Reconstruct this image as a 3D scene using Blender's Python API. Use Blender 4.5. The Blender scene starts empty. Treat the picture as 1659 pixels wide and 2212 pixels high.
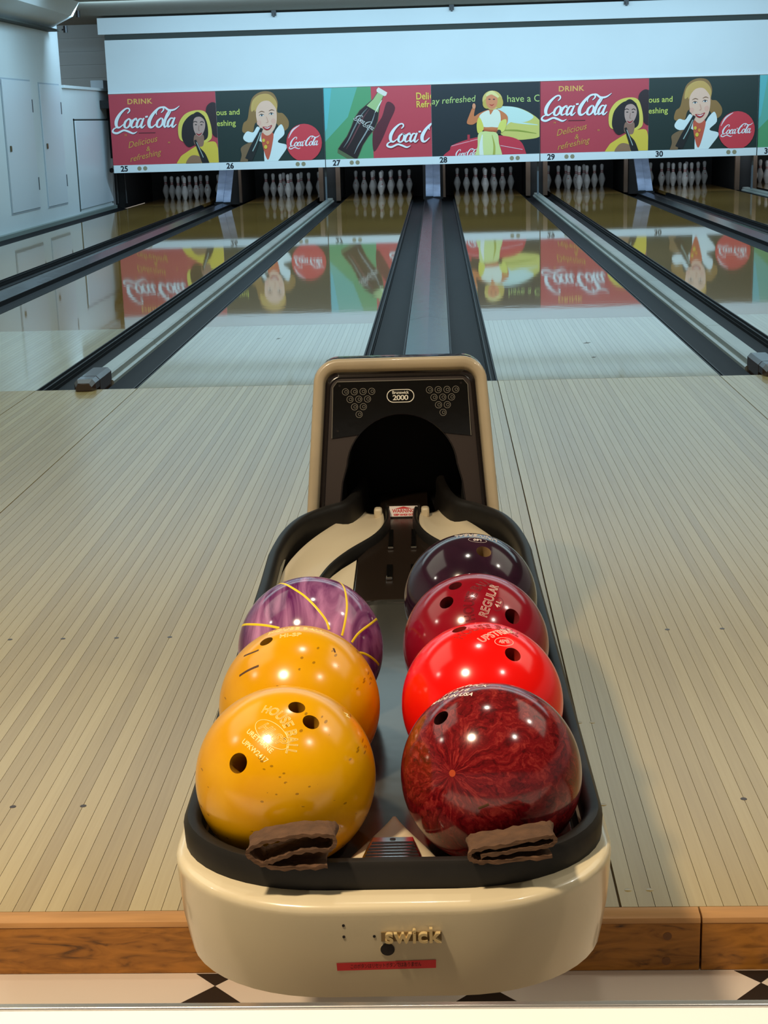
import bpy, bmesh, math, random
from mathutils import Vector, Matrix
random.seed(7)
PI = math.pi
S = bpy.context.scene
COL = S.collection

# ------------------------------------------------------------------ camera
cam_d = bpy.data.cameras.new('camera')
cam_d.sensor_fit = 'HORIZONTAL'
cam_d.sensor_width = 36.0
cam_d.lens = 3217.25 / 1659.0 * 36.0
cam_d.clip_end = 100
cam = bpy.data.objects.new('camera', cam_d)
COL.objects.link(cam)
yaw, pitch, roll = -0.0413, 0.2581, -0.0291
cy, sy = math.cos(yaw), math.sin(yaw)
fw = Vector((sy, cy, 0)); rt = Vector((cy, -sy, 0)); up = Vector((0, 0, 1))
f2 = fw * math.cos(pitch) - up * math.sin(pitch)
u2 = up * math.cos(pitch) + fw * math.sin(pitch)
r3 = rt * math.cos(roll) + u2 * math.sin(roll)
u3 = u2 * math.cos(roll) - r3.copy() * 0 - rt * math.sin(roll)
m = Matrix((r3, u3, -f2)).transposed().to_4x4()
m.translation = (0.071, -7.060, 1.226)
cam.matrix_world = m
S.camera = cam

# ------------------------------------------------------------------ world, lamps, exposure
w = bpy.data.worlds.new('world'); S.world = w; w.use_nodes = True
bg = w.node_tree.nodes['Background']
bg.inputs[0].default_value = (1.0, 0.90, 0.76, 1)
bg.inputs[1].default_value = 0.27
S.view_settings.view_transform = 'Standard'
S.view_settings.look = 'None'
S.view_settings.exposure = 0.0
S.view_settings.gamma = 1.0
S.view_settings.use_curve_mapping = False

def area(name, loc, size, power, col, target=None, size_y=None, shape='DISK'):
    l = bpy.data.lights.new(name, 'AREA')
    l.shape = shape; l.size = size
    if size_y: l.size_y = size_y
    l.energy = power; l.color = col
    o = bpy.data.objects.new(name, l); COL.objects.link(o)
    o.location = loc
    if target:
        d = Vector(target) - Vector(loc)
        o.rotation_euler = d.to_track_quat('-Z', 'Y').to_euler()
    return o
WARM = (1.0, 0.80, 0.55); NEUT = (1.0, 0.93, 0.80); COOL = (0.62, 0.85, 1.0)
area('downlight', (-0.85, -6.15, 2.74), 0.22, 80, WARM)
for x, y, p in [(0.02, -4.45, 7), (2.0, -4.6, 9), (1.3, -6.1, 9), (-3.1, -5.1, 9)]:
    area('downlight', (x, y, 2.74), 0.10, p, NEUT)
# wide soft fill lamps added over approach and lanes to brighten them evenly
for x in (-2.6, 2.6):
    area('ceiling_panel', (x, -3.6, 2.80), 2.4, 26, (0.96, 0.96, 0.78), None, 2.4, 'RECTANGLE')
area('ceiling_panel', (0.0, 1.4, 2.80), 10.0, 135, (0.70, 0.95, 1.0), None, 2.6, 'RECTANGLE')
area('ceiling_panel', (0.0, 6.5, 2.80), 10.0, 150, (0.62, 0.88, 1.0), None, 2.0, 'RECTANGLE')
area('ceiling_panel', (0.0, 11.2, 2.80), 9.0, 190, (0.50, 0.80, 1.0), None, 1.2, 'RECTANGLE')
area('mask_light', (0.3, 13.6, 2.70), 11.5, 235, (0.50, 0.78, 1.0), (0.3, 16.4, 1.25), 0.12, 'RECTANGLE')
area('pin_light', (1.5, 16.75, 0.70), 11.8, 38, (0.72, 0.86, 1.0), (1.5, 18.6, 0.12), 0.05, 'RECTANGLE')

# ------------------------------------------------------------------ materials
def lin(c):
    return tuple(((v / 255.0) / 12.92 if v / 255.0 <= 0.04045 else ((v / 255.0 + 0.055) / 1.055) ** 2.4) for v in c)

def mat(name, col, rough=0.5, metal=0.0, spec=0.5, coat=0.0, var=None, bump=None, alpha=None):
    """col linear; var=(amount, scale, (sx,sy,sz)); bump=(strength, scale, (sx,sy,sz), distance)"""
    mt = bpy.data.materials.new(name); mt.use_nodes = True
    nt = mt.node_tree; b = nt.nodes['Principled BSDF']
    b.inputs['Base Color'].default_value = (*col, 1)
    b.inputs['Roughness'].default_value = rough
    b.inputs['Metallic'].default_value = metal
    b.inputs['Specular IOR Level'].default_value = spec
    b.inputs['Coat Weight'].default_value = coat
    b.inputs['Coat Roughness'].default_value = 0.04
    tc = nt.nodes.new('ShaderNodeTexCoord')
    if var:
        mp = nt.nodes.new('ShaderNodeMapping'); mp.inputs['Scale'].default_value = var[2]
        nz = nt.nodes.new('ShaderNodeTexNoise'); nz.inputs['Scale'].default_value = var[1]; nz.inputs['Detail'].default_value = 5
        rp = nt.nodes.new('ShaderNodeValToRGB')
        a = var[0]
        rp.color_ramp.elements[0].position = 0.3; rp.color_ramp.elements[1].position = 0.7
        rp.color_ramp.elements[0].color = (*[max(0, c * (1 - a)) for c in col], 1)
        rp.color_ramp.elements[1].color = (*[min(1, c * (1 + a)) for c in col], 1)
        nt.links.new(tc.outputs['Object'], mp.inputs[0]); nt.links.new(mp.outputs[0], nz.inputs['Vector'])
        nt.links.new(nz.outputs[0], rp.inputs[0]); nt.links.new(rp.outputs[0], b.inputs['Base Color'])
    if bump:
        mp = nt.nodes.new('ShaderNodeMapping'); mp.inputs['Scale'].default_value = bump[2]
        nz = nt.nodes.new('ShaderNodeTexNoise'); nz.inputs['Scale'].default_value = bump[1]; nz.inputs['Detail'].default_value = 3
        bp = nt.nodes.new('ShaderNodeBump'); bp.inputs['Strength'].default_value = bump[0]; bp.inputs['Distance'].default_value = bump[3]
        nt.links.new(tc.outputs['Object'], mp.inputs[0]); nt.links.new(mp.outputs[0], nz.inputs['Vector'])
        nt.links.new(nz.outputs[0], bp.inputs['Height']); nt.links.new(bp.outputs[0], b.inputs['Normal'])
    return mt

def wood_board(name, c1, c2, c3, rough, wav, spec=0.5):
    """boards: colour picked per object, grain along y, a very slight waviness of the varnish (world coords)"""
    mt = bpy.data.materials.new(name); mt.use_nodes = True
    nt = mt.node_tree; b = nt.nodes['Principled BSDF']; L = nt.links.new
    b.inputs['Roughness'].default_value = rough
    b.inputs['Specular IOR Level'].default_value = spec
    geo = nt.nodes.new('ShaderNodeNewGeometry')
    oi = nt.nodes.new('ShaderNodeObjectInfo')
    add = nt.nodes.new('ShaderNodeVectorMath'); add.operation = 'ADD'
    mul = nt.nodes.new('ShaderNodeMath'); mul.operation = 'MULTIPLY'; mul.inputs[1].default_value = 37.0
    L(oi.outputs['Random'], mul.inputs[0]); L(geo.outputs['Position'], add.inputs[0]); L(mul.outputs[0], add.inputs[1])
    mp = nt.nodes.new('ShaderNodeMapping'); mp.inputs['Scale'].default_value = (8, 0.55, 8)
    L(add.outputs[0], mp.inputs[0])
    nz = nt.nodes.new('ShaderNodeTexNoise'); nz.inputs['Scale'].default_value = 1.4; nz.inputs['Detail'].default_value = 3
    L(mp.outputs[0], nz.inputs['Vector'])
    mp2 = nt.nodes.new('ShaderNodeMapping'); mp2.inputs['Scale'].default_value = (180, 5, 60)
    L(add.outputs[0], mp2.inputs[0])
    g = nt.nodes.new('ShaderNodeTexNoise'); g.inputs['Scale'].default_value = 1.0; g.inputs['Detail'].default_value = 4
    L(mp2.outputs[0], g.inputs['Vector'])
    s1 = nt.nodes.new('ShaderNodeMath'); s1.operation = 'MULTIPLY'; s1.inputs[1].default_value = 0.42; L(oi.outputs['Random'], s1.inputs[0])
    s2 = nt.nodes.new('ShaderNodeMath'); s2.operation = 'MULTIPLY_ADD'; s2.inputs[1].default_value = 0.55; L(nz.outputs[0], s2.inputs[0]); L(s1.outputs[0], s2.inputs[2])
    s3 = nt.nodes.new('ShaderNodeMath'); s3.operation = 'MULTIPLY_ADD'; s3.inputs[1].default_value = 0.30; L(g.outputs[0], s3.inputs[0]); L(s2.outputs[0], s3.inputs[2])
    rp = nt.nodes.new('ShaderNodeValToRGB')
    rp.color_ramp.elements[0].position = 0.25; rp.color_ramp.elements[1].position = 0.95
    rp.color_ramp.elements[0].color = (*c1, 1); rp.color_ramp.elements[1].color = (*c3, 1)
    e = rp.color_ramp.elements.new(0.6); e.color = (*c2, 1)
    L(s3.outputs[0], rp.inputs[0]); L(rp.outputs[0], b.inputs['Base Color'])
    mp3 = nt.nodes.new('ShaderNodeMapping'); mp3.inputs['Scale'].default_value = (1.1, 1.4, 1)
    L(geo.outputs['Position'], mp3.inputs[0])
    n3 = nt.nodes.new('ShaderNodeTexNoise'); n3.inputs['Scale'].default_value = 5.0; n3.inputs['Detail'].default_value = 2
    L(mp3.outputs[0], n3.inputs['Vector'])
    bp = nt.nodes.new('ShaderNodeBump'); bp.inputs['Strength'].default_value = 1.0; bp.inputs['Distance'].default_value = wav
    L(n3.outputs[0], bp.inputs['Height']); L(bp.outputs[0], b.inputs['Normal'])
    return mt

M = {}
M['maple'] = wood_board('approach_maple', lin((162, 137, 90)), lin((180, 156, 105)), lin((194, 172, 122)), 0.24, 0.00012)
M['lane_maple'] = wood_board('lane_maple', lin((172, 160, 132)), lin((182, 172, 144)), lin((192, 184, 156)), 0.06, 0.00010, 1.0)
M['lane_pine'] = wood_board('lane_synthetic', lin((150, 114, 58)), lin((154, 118, 62)), lin((160, 124, 68)), 0.035, 0.00016, 0.9)
M['joint'] = mat('joint_dark', lin((112, 94, 64)), 0.7)
M['seam'] = mat('seam_black', lin((40, 34, 30)), 0.6)
M['dot'] = mat('dot_dark', lin((70, 52, 38)), 0.4)
M['nosing'] = mat('nosing_wood', lin((192, 142, 88)), 0.35, var=(0.15, 9, (0.6, 6, 6)))
M['cream'] = mat('cream_plastic', lin((212, 198, 166)), 0.22, spec=0.5, coat=0.3, var=(0.04, 3, (1, 1, 1)))
M['bezel'] = mat('hood_bezel_cream', lin((176, 160, 132)), 0.3, coat=0.25, var=(0.10, 6, (1, 1, 1)))
M['rubber'] = mat('black_rubber', lin((26, 23, 20)), 0.5, spec=0.3, var=(0.2, 20, (1, 1, 1)))
M['gloss_black'] = mat('gloss_black', lin((14, 13, 12)), 0.10, bump=(0.5, 12, (1, 1, 1), 0.0006))
M['frame_black'] = mat('frame_black', lin((26, 19, 16)), 0.22)
M['brown_panel'] = mat('brown_panel', lin((42, 30, 24)), 0.38)
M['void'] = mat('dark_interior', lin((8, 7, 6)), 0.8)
M['hood_body'] = mat('hood_body_dark', lin((58, 48, 40)), 0.10, coat=0.5)
M['ramp'] = mat('ramp_ivory', lin((205, 190, 160)), 0.45)
M['tray'] = mat('tray_dark', lin((66, 65, 60)), 0.16, metal=0.25, bump=(0.25, 7, (1, 1, 1), 0.002))
M['plate'] = mat('centre_plate_brown', lin((34, 26, 20)), 0.2)
M['chrome'] = mat('chrome', (0.75, 0.75, 0.75), 0.14, metal=1.0)
M['white_print'] = mat('white_print', lin((220, 214, 198)), 0.4)
M['grey_print'] = mat('grey_print', lin((140, 134, 120)), 0.4)
M['sticker_white'] = mat('sticker_white', lin((222, 210, 200)), 0.4)
M['red_print'] = mat('red_print', lin((190, 36, 34)), 0.4)
M['red_tape'] = mat('red_tape', lin((222, 52, 58)), 0.35)
M['ink'] = mat('black_ink', lin((22, 16, 18)), 0.5)
M['badge_gold'] = mat('badge_gold', lin((214, 190, 138)), 0.3, metal=0.3)
M['badge_back'] = mat('badge_back', lin((128, 106, 70)), 0.45, metal=0.1)
M['towel'] = mat('brown_towel', lin((86, 60, 40)), 0.95, var=(0.25, 60, (1, 1, 1)), bump=(0.8, 260, (0.25, 1, 1), 0.002))
M['gutter'] = mat('gutter_dark', lin((26, 25, 27)), 0.6, spec=0.12, var=(0.15, 2, (4, 0.5, 1)), bump=(0.3, 3, (2, 1, 1), 0.002))
M['gutter_edge'] = mat('gutter_edge_black', lin((16, 16, 18)), 0.5, spec=0.2)
M['track_cover'] = mat('track_cover_dark', lin((34, 29, 32)), 0.20, spec=0.3, bump=(0.5, 6, (2, 1, 1), 0.003))
M['capping'] = mat('capping_grey', lin((158, 162, 154)), 0.32, var=(0.10, 5, (1, 0.4, 1)))
M['end_cap'] = mat('end_cap_brown', lin((66, 50, 44)), 0.16, coat=0.2)
M['curb'] = mat('curb_green_grey', lin((128, 140, 134)), 0.4)
M['wall'] = mat('painted_wall_white', lin((214, 224, 226)), 0.5, var=(0.02, 1.2, (1, 1, 1)), bump=(0.25, 2.0, (1, 1, 1), 0.01))
M['wall_left'] = mat('painted_wall_pale', lin((208, 218, 220)), 0.55, var=(0.02, 2, (1, 1, 1)), bump=(0.3, 3, (1, 1, 1), 0.006))
M['door'] = mat('door_white', lin((206, 216, 222)), 0.4)
M['shadow_gap'] = mat('dark_gap', lin((60, 66, 62)), 0.8)
M['strip'] = mat('number_strip_white', lin((226, 236, 238)), 0.25)
M['ink_num'] = mat('number_ink', lin((16, 20, 34)), 0.5)
M['disc'] = mat('disc_tan', lin((150, 142, 112)), 0.5)
M['pit'] = mat('pit_black', lin((20, 21, 22)), 0.7)
M['pit_brown'] = mat('kickback_wood', lin((84, 66, 52)), 0.5)
M['steel'] = mat('blade_steel', lin((150, 166, 190)), 0.35, metal=0.7, var=(0.2, 4, (1, 1, 3)))
M['post'] = mat('post_grey', lin((84, 92, 98)), 0.4)
M['pin_white'] = mat('pin_white', lin((226, 228, 226)), 0.18)
M['pin_red'] = mat('pin_red', lin((170, 40, 48)), 0.3)
M['tile_white'] = mat('tile_white', lin((216, 200, 184)), 0.25, var=(0.03, 2, (1, 1, 1)), bump=(0.15, 4, (1, 1, 1), 0.004))
M['tile_black'] = mat('tile_black', lin((34, 30, 28)), 0.3)
M['counter'] = mat('counter_white', lin((246, 243, 240)), 0.4)
M['trim_metal'] = mat('trim_metal', (0.72, 0.70, 0.68), 0.25, metal=0.9)
M['black_metal'] = mat('black_metal', lin((22, 22, 24)), 0.4)
M['brass'] = mat('lock_brass', lin((96, 96, 70)), 0.3, metal=0.7)

def ceiling_mat():
    mt = mat('ceiling_board', lin((128, 124, 112)), 0.9)
    nt = mt.node_tree; b = nt.nodes['Principled BSDF']; L = nt.links.new
    tc = nt.nodes.new('ShaderNodeTexCoord')
    mp = nt.nodes.new('ShaderNodeMapping'); mp.inputs['Scale'].default_value = (22, 5, 1)
    vo = nt.nodes.new('ShaderNodeTexVoronoi'); vo.inputs['Scale'].default_value = 1.0
    rp = nt.nodes.new('ShaderNodeValToRGB')
    rp.color_ramp.elements[0].position = 0.05; rp.color_ramp.elements[1].position = 0.12
    rp.color_ramp.elements[0].color = (*lin((96, 92, 84)), 1); rp.color_ramp.elements[1].color = (*lin((128, 124, 112)), 1)
    L(tc.outputs['Object'], mp.inputs[0]); L(mp.outputs[0], vo.inputs['Vector']); L(vo.outputs['Distance'], rp.inputs[0]); L(rp.outputs[0], b.inputs['Base Color'])
    return mt
M['ceiling'] = ceiling_mat()

def riser_mat():
    mt = mat('worn_riser_wood', lin((140, 92, 42)), 0.4)
    nt = mt.node_tree; b = nt.nodes['Principled BSDF']; L = nt.links.new
    tc = nt.nodes.new('ShaderNodeTexCoord')
    mp = nt.nodes.new('ShaderNodeMapping'); mp.inputs['Scale'].default_value = (9, 1, 40)
    n1 = nt.nodes.new('ShaderNodeTexNoise'); n1.inputs['Scale'].default_value = 1.3; n1.inputs['Detail'].default_value = 8; n1.inputs['Distortion'].default_value = 1.5
    r1 = nt.nodes.new('ShaderNodeValToRGB')
    r1.color_ramp.elements[0].position = 0.26; r1.color_ramp.elements[0].color = (*lin((70, 44, 20)), 1)
    r1.color_ramp.elements[1].position = 0.62; r1.color_ramp.elements[1].color = (*lin((178, 118, 44)), 1)
    e = r1.color_ramp.elements.new(0.42); e.color = (*lin((152, 98, 34)), 1)
    L(tc.outputs['Object'], mp.inputs[0]); L(mp.outputs[0], n1.inputs['Vector']); L(n1.outputs[0], r1.inputs[0]); L(r1.outputs[0], b.inputs['Base Color'])
    return mt
M['riser'] = riser_mat()

def ball_mat(name, c1, c2, scale, lo=0.35, hi=0.65, stretch=(1, 1, 1), dist=0.0, rough=0.12, scuff=None, rot=(0, 0, 0), spots=0.0, spec=0.5):
    mt = mat(name, c1, rough, spec=spec)
    nt = mt.node_tree; b = nt.nodes['Principled BSDF']; L = nt.links.new
    tc = nt.nodes.new('ShaderNodeTexCoord')
    mp = nt.nodes.new('ShaderNodeMapping'); mp.inputs['Scale'].default_value = stretch; mp.inputs['Rotation'].default_value = rot
    n1 = nt.nodes.new('ShaderNodeTexNoise'); n1.inputs['Scale'].default_value = scale; n1.inputs['Detail'].default_value = 5; n1.inputs['Distortion'].default_value = dist
    r1 = nt.nodes.new('ShaderNodeValToRGB')
    r1.color_ramp.elements[0].position = lo; r1.color_ramp.elements[0].color = (*c1, 1)
    r1.color_ramp.elements[1].position = hi; r1.color_ramp.elements[1].color = (*c2, 1)
    L(tc.outputs['Object'], mp.inputs[0]); L(mp.outputs[0], n1.inputs['Vector']); L(n1.outputs[0], r1.inputs[0])
    out = r1.outputs[0]
    if scuff:
        mp2 = nt.nodes.new('ShaderNodeMapping'); mp2.inputs['Scale'].default_value = (1.3, 0.42, 2.2); mp2.inputs['Rotation'].default_value = (0.5, 0.3, 0.6)
        v = nt.nodes.new('ShaderNodeTexVoronoi'); v.inputs['Scale'].default_value = 60; v.inputs['Randomness'].default_value = 1
        n2 = nt.nodes.new('ShaderNodeTexNoise'); n2.inputs['Scale'].default_value = 24; n2.inputs['Detail'].default_value = 3
        lt = nt.nodes.new('ShaderNodeMath'); lt.operation = 'LESS_THAN'; lt.inputs[1].default_value = 0.16
        gt = nt.nodes.new('ShaderNodeMath'); gt.operation = 'GREATER_THAN'; gt.inputs[1].default_value = 0.555
        mu = nt.nodes.new('ShaderNodeMath'); mu.operation = 'MULTIPLY'
        mu2 = nt.nodes.new('ShaderNodeMath'); mu2.operation = 'MULTIPLY'; mu2.inputs[1].default_value = 0.7
        mx = nt.nodes.new('ShaderNodeMix'); mx.data_type = 'RGBA'
        L(tc.outputs['Object'], mp2.inputs[0]); L(mp2.outputs[0], v.inputs['Vector']); L(mp2.outputs[0], n2.inputs['Vector'])
        L(v.outputs['Distance'], lt.inputs[0]); L(n2.outputs[0], gt.inputs[0])
        L(lt.outputs[0], mu.inputs[0]); L(gt.outputs[0], mu.inputs[1]); L(mu.outputs[0], mu2.inputs[0])
        L(mu2.outputs[0], mx.inputs[0]); L(out, mx.inputs[6]); mx.inputs[7].default_value = (*scuff, 1)
        out = mx.outputs[2]
    L(out, b.inputs['Base Color'])
    return mt

def flake_ball(name, pole, dark, mid, light):
    """streaks that radiate from one point of the ball"""
    mt = mat(name, dark, 0.13)
    nt = mt.node_tree; b = nt.nodes['Principled BSDF']; L = nt.links.new
    tc = nt.nodes.new('ShaderNodeTexCoord')
    q = Vector(pole).normalized().rotation_difference(Vector((0, 0, 1))).to_euler()
    mp = nt.nodes.new('ShaderNodeMapping'); mp.inputs['Rotation'].default_value = q
    L(tc.outputs['Object'], mp.inputs[0])
    sx = nt.nodes.new('ShaderNodeSeparateXYZ'); L(mp.outputs[0], sx.inputs[0])
    at = nt.nodes.new('ShaderNodeMath'); at.operation = 'ARCTAN2'; L(sx.outputs[1], at.inputs[0]); L(sx.outputs[0], at.inputs[1])
    cb = nt.nodes.new('ShaderNodeCombineXYZ')
    m1 = nt.nodes.new('ShaderNodeMath'); m1.operation = 'MULTIPLY'; m1.inputs[1].default_value = 4.2; L(at.outputs[0], m1.inputs[0])
    m2 = nt.nodes.new('ShaderNodeMath'); m2.operation = 'MULTIPLY'; m2.inputs[1].default_value = 22; L(sx.outputs[2], m2.inputs[0])
    L(m1.outputs[0], cb.inputs[0]); L(m2.outputs[0], cb.inputs[1])
    n = nt.nodes.new('ShaderNodeTexNoise'); n.inputs['Scale'].default_value = 1.6; n.inputs['Detail'].default_value = 7; n.inputs['Roughness'].default_value = 0.65; n.inputs['Distortion'].default_value = 0.6
    nn = nt.nodes.new('ShaderNodeTexNoise'); nn.inputs['Scale'].default_value = 26; nn.inputs['Detail'].default_value = 4; L(tc.outputs['Object'], nn.inputs['Vector'])
    va = nt.nodes.new('ShaderNodeVectorMath'); va.operation = 'MULTIPLY_ADD'; va.inputs[1].default_value = (3.2, 3.2, 3.2); L(nn.outputs[1], va.inputs[0]); L(cb.outputs[0], va.inputs[2])
    L(va.outputs[0], n.inputs['Vector'])
    r = nt.nodes.new('ShaderNodeValToRGB')
    r.color_ramp.elements[0].position = 0.36; r.color_ramp.elements[0].color = (*dark, 1)
    r.color_ramp.elements[1].position = 0.76; r.color_ramp.elements[1].color = (*light, 1)
    e = r.color_ramp.elements.new(0.52); e.color = (*mid, 1)
    L(n.outputs[0], r.inputs[0]); L(r.outputs[0], b.inputs['Base Color'])
    return mt

# ------------------------------------------------------------------ mesh helpers
class MB:
    def __init__(s): s.v = []; s.f = []; s.m = []
    def add(s, vs, fs, mi=0):
        o = len(s.v); s.v += [tuple(v) for v in vs]
        for f in fs: s.f.append([i + o for i in f]); s.m.append(mi)
    def box(s, x0, x1, y0, y1, z0, z1, mi=0, tf=None):
        vs = [(x, y, z) for z in (z0, z1) for y in (y0, y1) for x in (x0, x1)]
        if tf: vs = [tf(*v) for v in vs]
        s.add(vs, [(0, 2, 3, 1), (4, 5, 7, 6), (0, 1, 5, 4), (2, 6, 7, 3), (0, 4, 6, 2), (1, 3, 7, 5)], mi)
    def prism(s, poly, a, b, mi=0, caps=True):
        n = len(poly)
        vs = [a(*p) for p in poly] + [b(*p) for p in poly]
        fs = [(i, (i + 1) % n, (i + 1) % n + n, i + n) for i in range(n)]
        if caps: fs += [tuple(range(n - 1, -1, -1)), tuple(range(n, 2 * n))]
        s.add(vs, fs, mi)
    def rows(s, rows, mi=0, closed=False, caps=False):
        n = len(rows[0]); vs = [p for r in rows for p in r]; fs = []
        for i in range(len(rows) - 1):
            for j in range(n if closed else n - 1):
                k = (j + 1) % n
                fs.append((i * n + j, i * n + k, (i + 1) * n + k, (i + 1) * n + j))
        if caps: fs += [tuple(range(n - 1, -1, -1)), tuple((len(rows) - 1) * n + j for j in range(n))]
        s.add(vs, fs, mi)
    def lathe(s, prof, seg=24, c=(0, 0, 0), mi=0):
        rows = [[(c[0] + r * math.cos(2 * PI * j / seg), c[1] + r * math.sin(2 * PI * j / seg), c[2] + z) for j in range(seg)] for r, z in prof]
        s.rows(rows, mi, closed=True)
    def tube(s, pts, r, seg=8, mi=0):
        rows = []; pts = [Vector(p) for p in pts]
        for i, p in enumerate(pts):
            d = (pts[min(i + 1, len(pts) - 1)] - pts[max(i - 1, 0)]).normalized()
            a = d.orthogonal().normalized() if i == 0 else (prev - d * prev.dot(d)).normalized()
            prev = a; b = d.cross(a)
            rows.append([p + a * (r * math.cos(2 * PI * j / seg)) + b * (r * math.sin(2 * PI * j / seg)) for j in range(seg)])
        s.rows(rows, mi, closed=True, caps=True)
    def mesh(s, name, mats, smooth=40):
        me = bpy.data.meshes.new(name)
        me.from_pydata(s.v, [], s.f)
        for mt in (mats if isinstance(mats, (list, tuple)) else [mats]): me.materials.append(mt)
        for p, mi in zip(me.polygons, s.m): p.material_index = mi
        bm = bmesh.new(); bm.from_mesh(me); bmesh.ops.recalc_face_normals(bm, faces=bm.faces); bm.to_mesh(me); bm.free()
        if smooth:
            me.polygons.foreach_set('use_smooth', [True] * len(me.polygons))
            me.set_sharp_from_angle(angle=math.radians(smooth))
        me.update()
        return me
    def build(s, name, mats, parent=None, smooth=40, bevel=0, loc=None):
        return link(name, s.mesh(name, mats, smooth), parent, bevel, loc)

def link(name, me, parent=None, bevel=0, loc=None):
    o = bpy.data.objects.new(name, me); COL.objects.link(o)
    if parent: o.parent = parent
    if loc: o.location = loc
    if bevel:
        b = o.modifiers.new('bevel', 'BEVEL'); b.width = bevel; b.segments = 2; b.limit_method = 'ANGLE'; b.angle_limit = math.radians(50)
    return o
def empty(name, loc=(0, 0, 0), rz=0):
    o = bpy.data.objects.new(name, None); COL.objects.link(o); o.location = loc; o.rotation_euler = (0, 0, rz); o.empty_display_size = 0.1
    return o
def tag(o, label, cat, group=None):
    o['label'] = label; o['category'] = cat
    if group: o['group'] = group
    return o
def struct(o, label=None):
    o['kind'] = 'structure'
    if label: o['label'] = label; o['category'] = label.split('|')[0] if False else o.name.split('.')[0].split('_')[0]
    return o
def box(name, x0, x1, y0, y1, z0, z1, m_, parent=None, bevel=0):
    b = MB(); b.box(x0, x1, y0, y1, z0, z1)
    return b.build(name, m_, parent, smooth=0 if not bevel else 40, bevel=bevel)

def text_geo(s, size=1.0, shear=0.0, bold=0.0, outline=0.0, align='CENTER', space=1.0, res=3):
    c = bpy.data.curves.new('t', 'FONT'); c.body = s; c.size = size; c.shear = shear; c.offset = bold
    c.align_x = align; c.align_y = 'CENTER'; c.space_character = space; c.resolution_u = res
    if outline:
        c.fill_mode = 'NONE'; c.bevel_depth = outline; c.bevel_resolution = 0
    o = bpy.data.objects.new('t', c)
    me = bpy.data.meshes.new_from_object(o)
    vs = [tuple(v.co) for v in me.vertices]; fs = [tuple(p.vertices) for p in me.polygons]
    bpy.data.objects.remove(o); bpy.data.meshes.remove(me); bpy.data.curves.remove(c)
    return vs, fs

def catmull(pts, n=6, closed=False):
    out = []; N = len(pts)
    rng = range(N) if closed else range(N - 1)
    for i in rng:
        if closed: p0, p1, p2, p3 = pts[(i - 1) % N], pts[i], pts[(i + 1) % N], pts[(i + 2) % N]
        else: p0, p1, p2, p3 = pts[max(i - 1, 0)], pts[i], pts[i + 1], pts[min(i + 2, N - 1)]
        for k in range(n):
            t = k / n
            out.append(tuple(0.5 * ((2 * b) + (-a + c) * t + (2 * a - 5 * b + 4 * c - d) * t * t + (-a + 3 * b - 3 * c + d) * t ** 3) for a, b, c, d in zip(p0, p1, p2, p3)))
    if not closed: out.append(tuple(pts[-1]))
    return out

# ================================================================== THE SETTING
A, B_, LW = 0.3415, 1.3955, 1.054
C_ = 1.8905
PITCH = 3.286
Y0 = -4.913                       # front edge of the approach
FZ = -0.096                       # concourse floor

# approach floor: base slab and single boards
floor = box('floor', -6.0, 9.0, Y0, 0.0, -0.094, -0.010, M['joint'])
floor['kind'] = 'structure'; floor['label'] = 'pale maple approach floor of narrow boards up to the foul line'
bw_cache = {}
def board_mesh(wd, ln, mt, tag_):
    k = (round(wd, 5), ln, tag_)
    if k not in bw_cache:
        b = MB(); h = wd / 2 - 0.00045
        b.box(-h, h, 0, ln, -0.012, 0.0)
        bw_cache[k] = b.mesh('board', mt, smooth=0)
    return bw_cache[k]
def sections():
    xs = []
    for (a, b, n) in [(-B_ - (C_ - B_) - LW, -C_, 39), (-C_, -B_, 18), (-B_, -A, 39), (-A, A, 25), (A, B_, 39), (B_, C_, 18), (C_, C_ + LW, 39)]:
        w_ = (b - a - 0.003) / n
        for i in range(n): xs.append((a + 0.0015 + w_ * (i + 0.5), w_))
    return xs
ln = -Y0
for x, w_ in sections():
    # random butt joint on about a third of the boards
    o = link('board', board_mesh(w_, ln, M['maple'], 'a'), floor); o.location = (x, Y0, 0)
for side in (-1, 1):
    if side < 0: bx0, bx1 = -6.0, -C_ - LW - 0.003
    else: bx0, bx1 = C_ + LW + 0.003, 9.0
    b = MB(); b.box(bx0, bx1, Y0, 0, -0.012, 0); o = b.build('outer_boards', M['maple'], floor, 0); o['kind'] = 'stuff'
# approach dots
for yd in (-3.594, -4.53):
    for x in [s * v for v in (0.346, 0.479, 0.612, 0.745, 0.879, 1.012, 1.145) for s in (-1, 1)]:
        if abs(x) < 0.5 : continue
        b = MB(); b.lathe([(0.0001, 0.0004), (0.0058, 0.0004), (0.0062, 0.0)], 14, (0, 0, 0)); b.build('approach_dot', M['dot'], floor, loc=(x + 0.0, yd, 0.0))
for x, y in [(0.325, -4.548), (0.353, -4.548), (0.345, -4.164), (0.372, -4.164), (0.36, -4.86), (0.395, -4.86)]:
    b = MB(); b.lathe([(0.0001, 0.0002), (0.0062, 0.0002), (0.0065, 0.0)], 14); b.build('plug', M['maple'], floor, loc=(x, y, 0.0))
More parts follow.
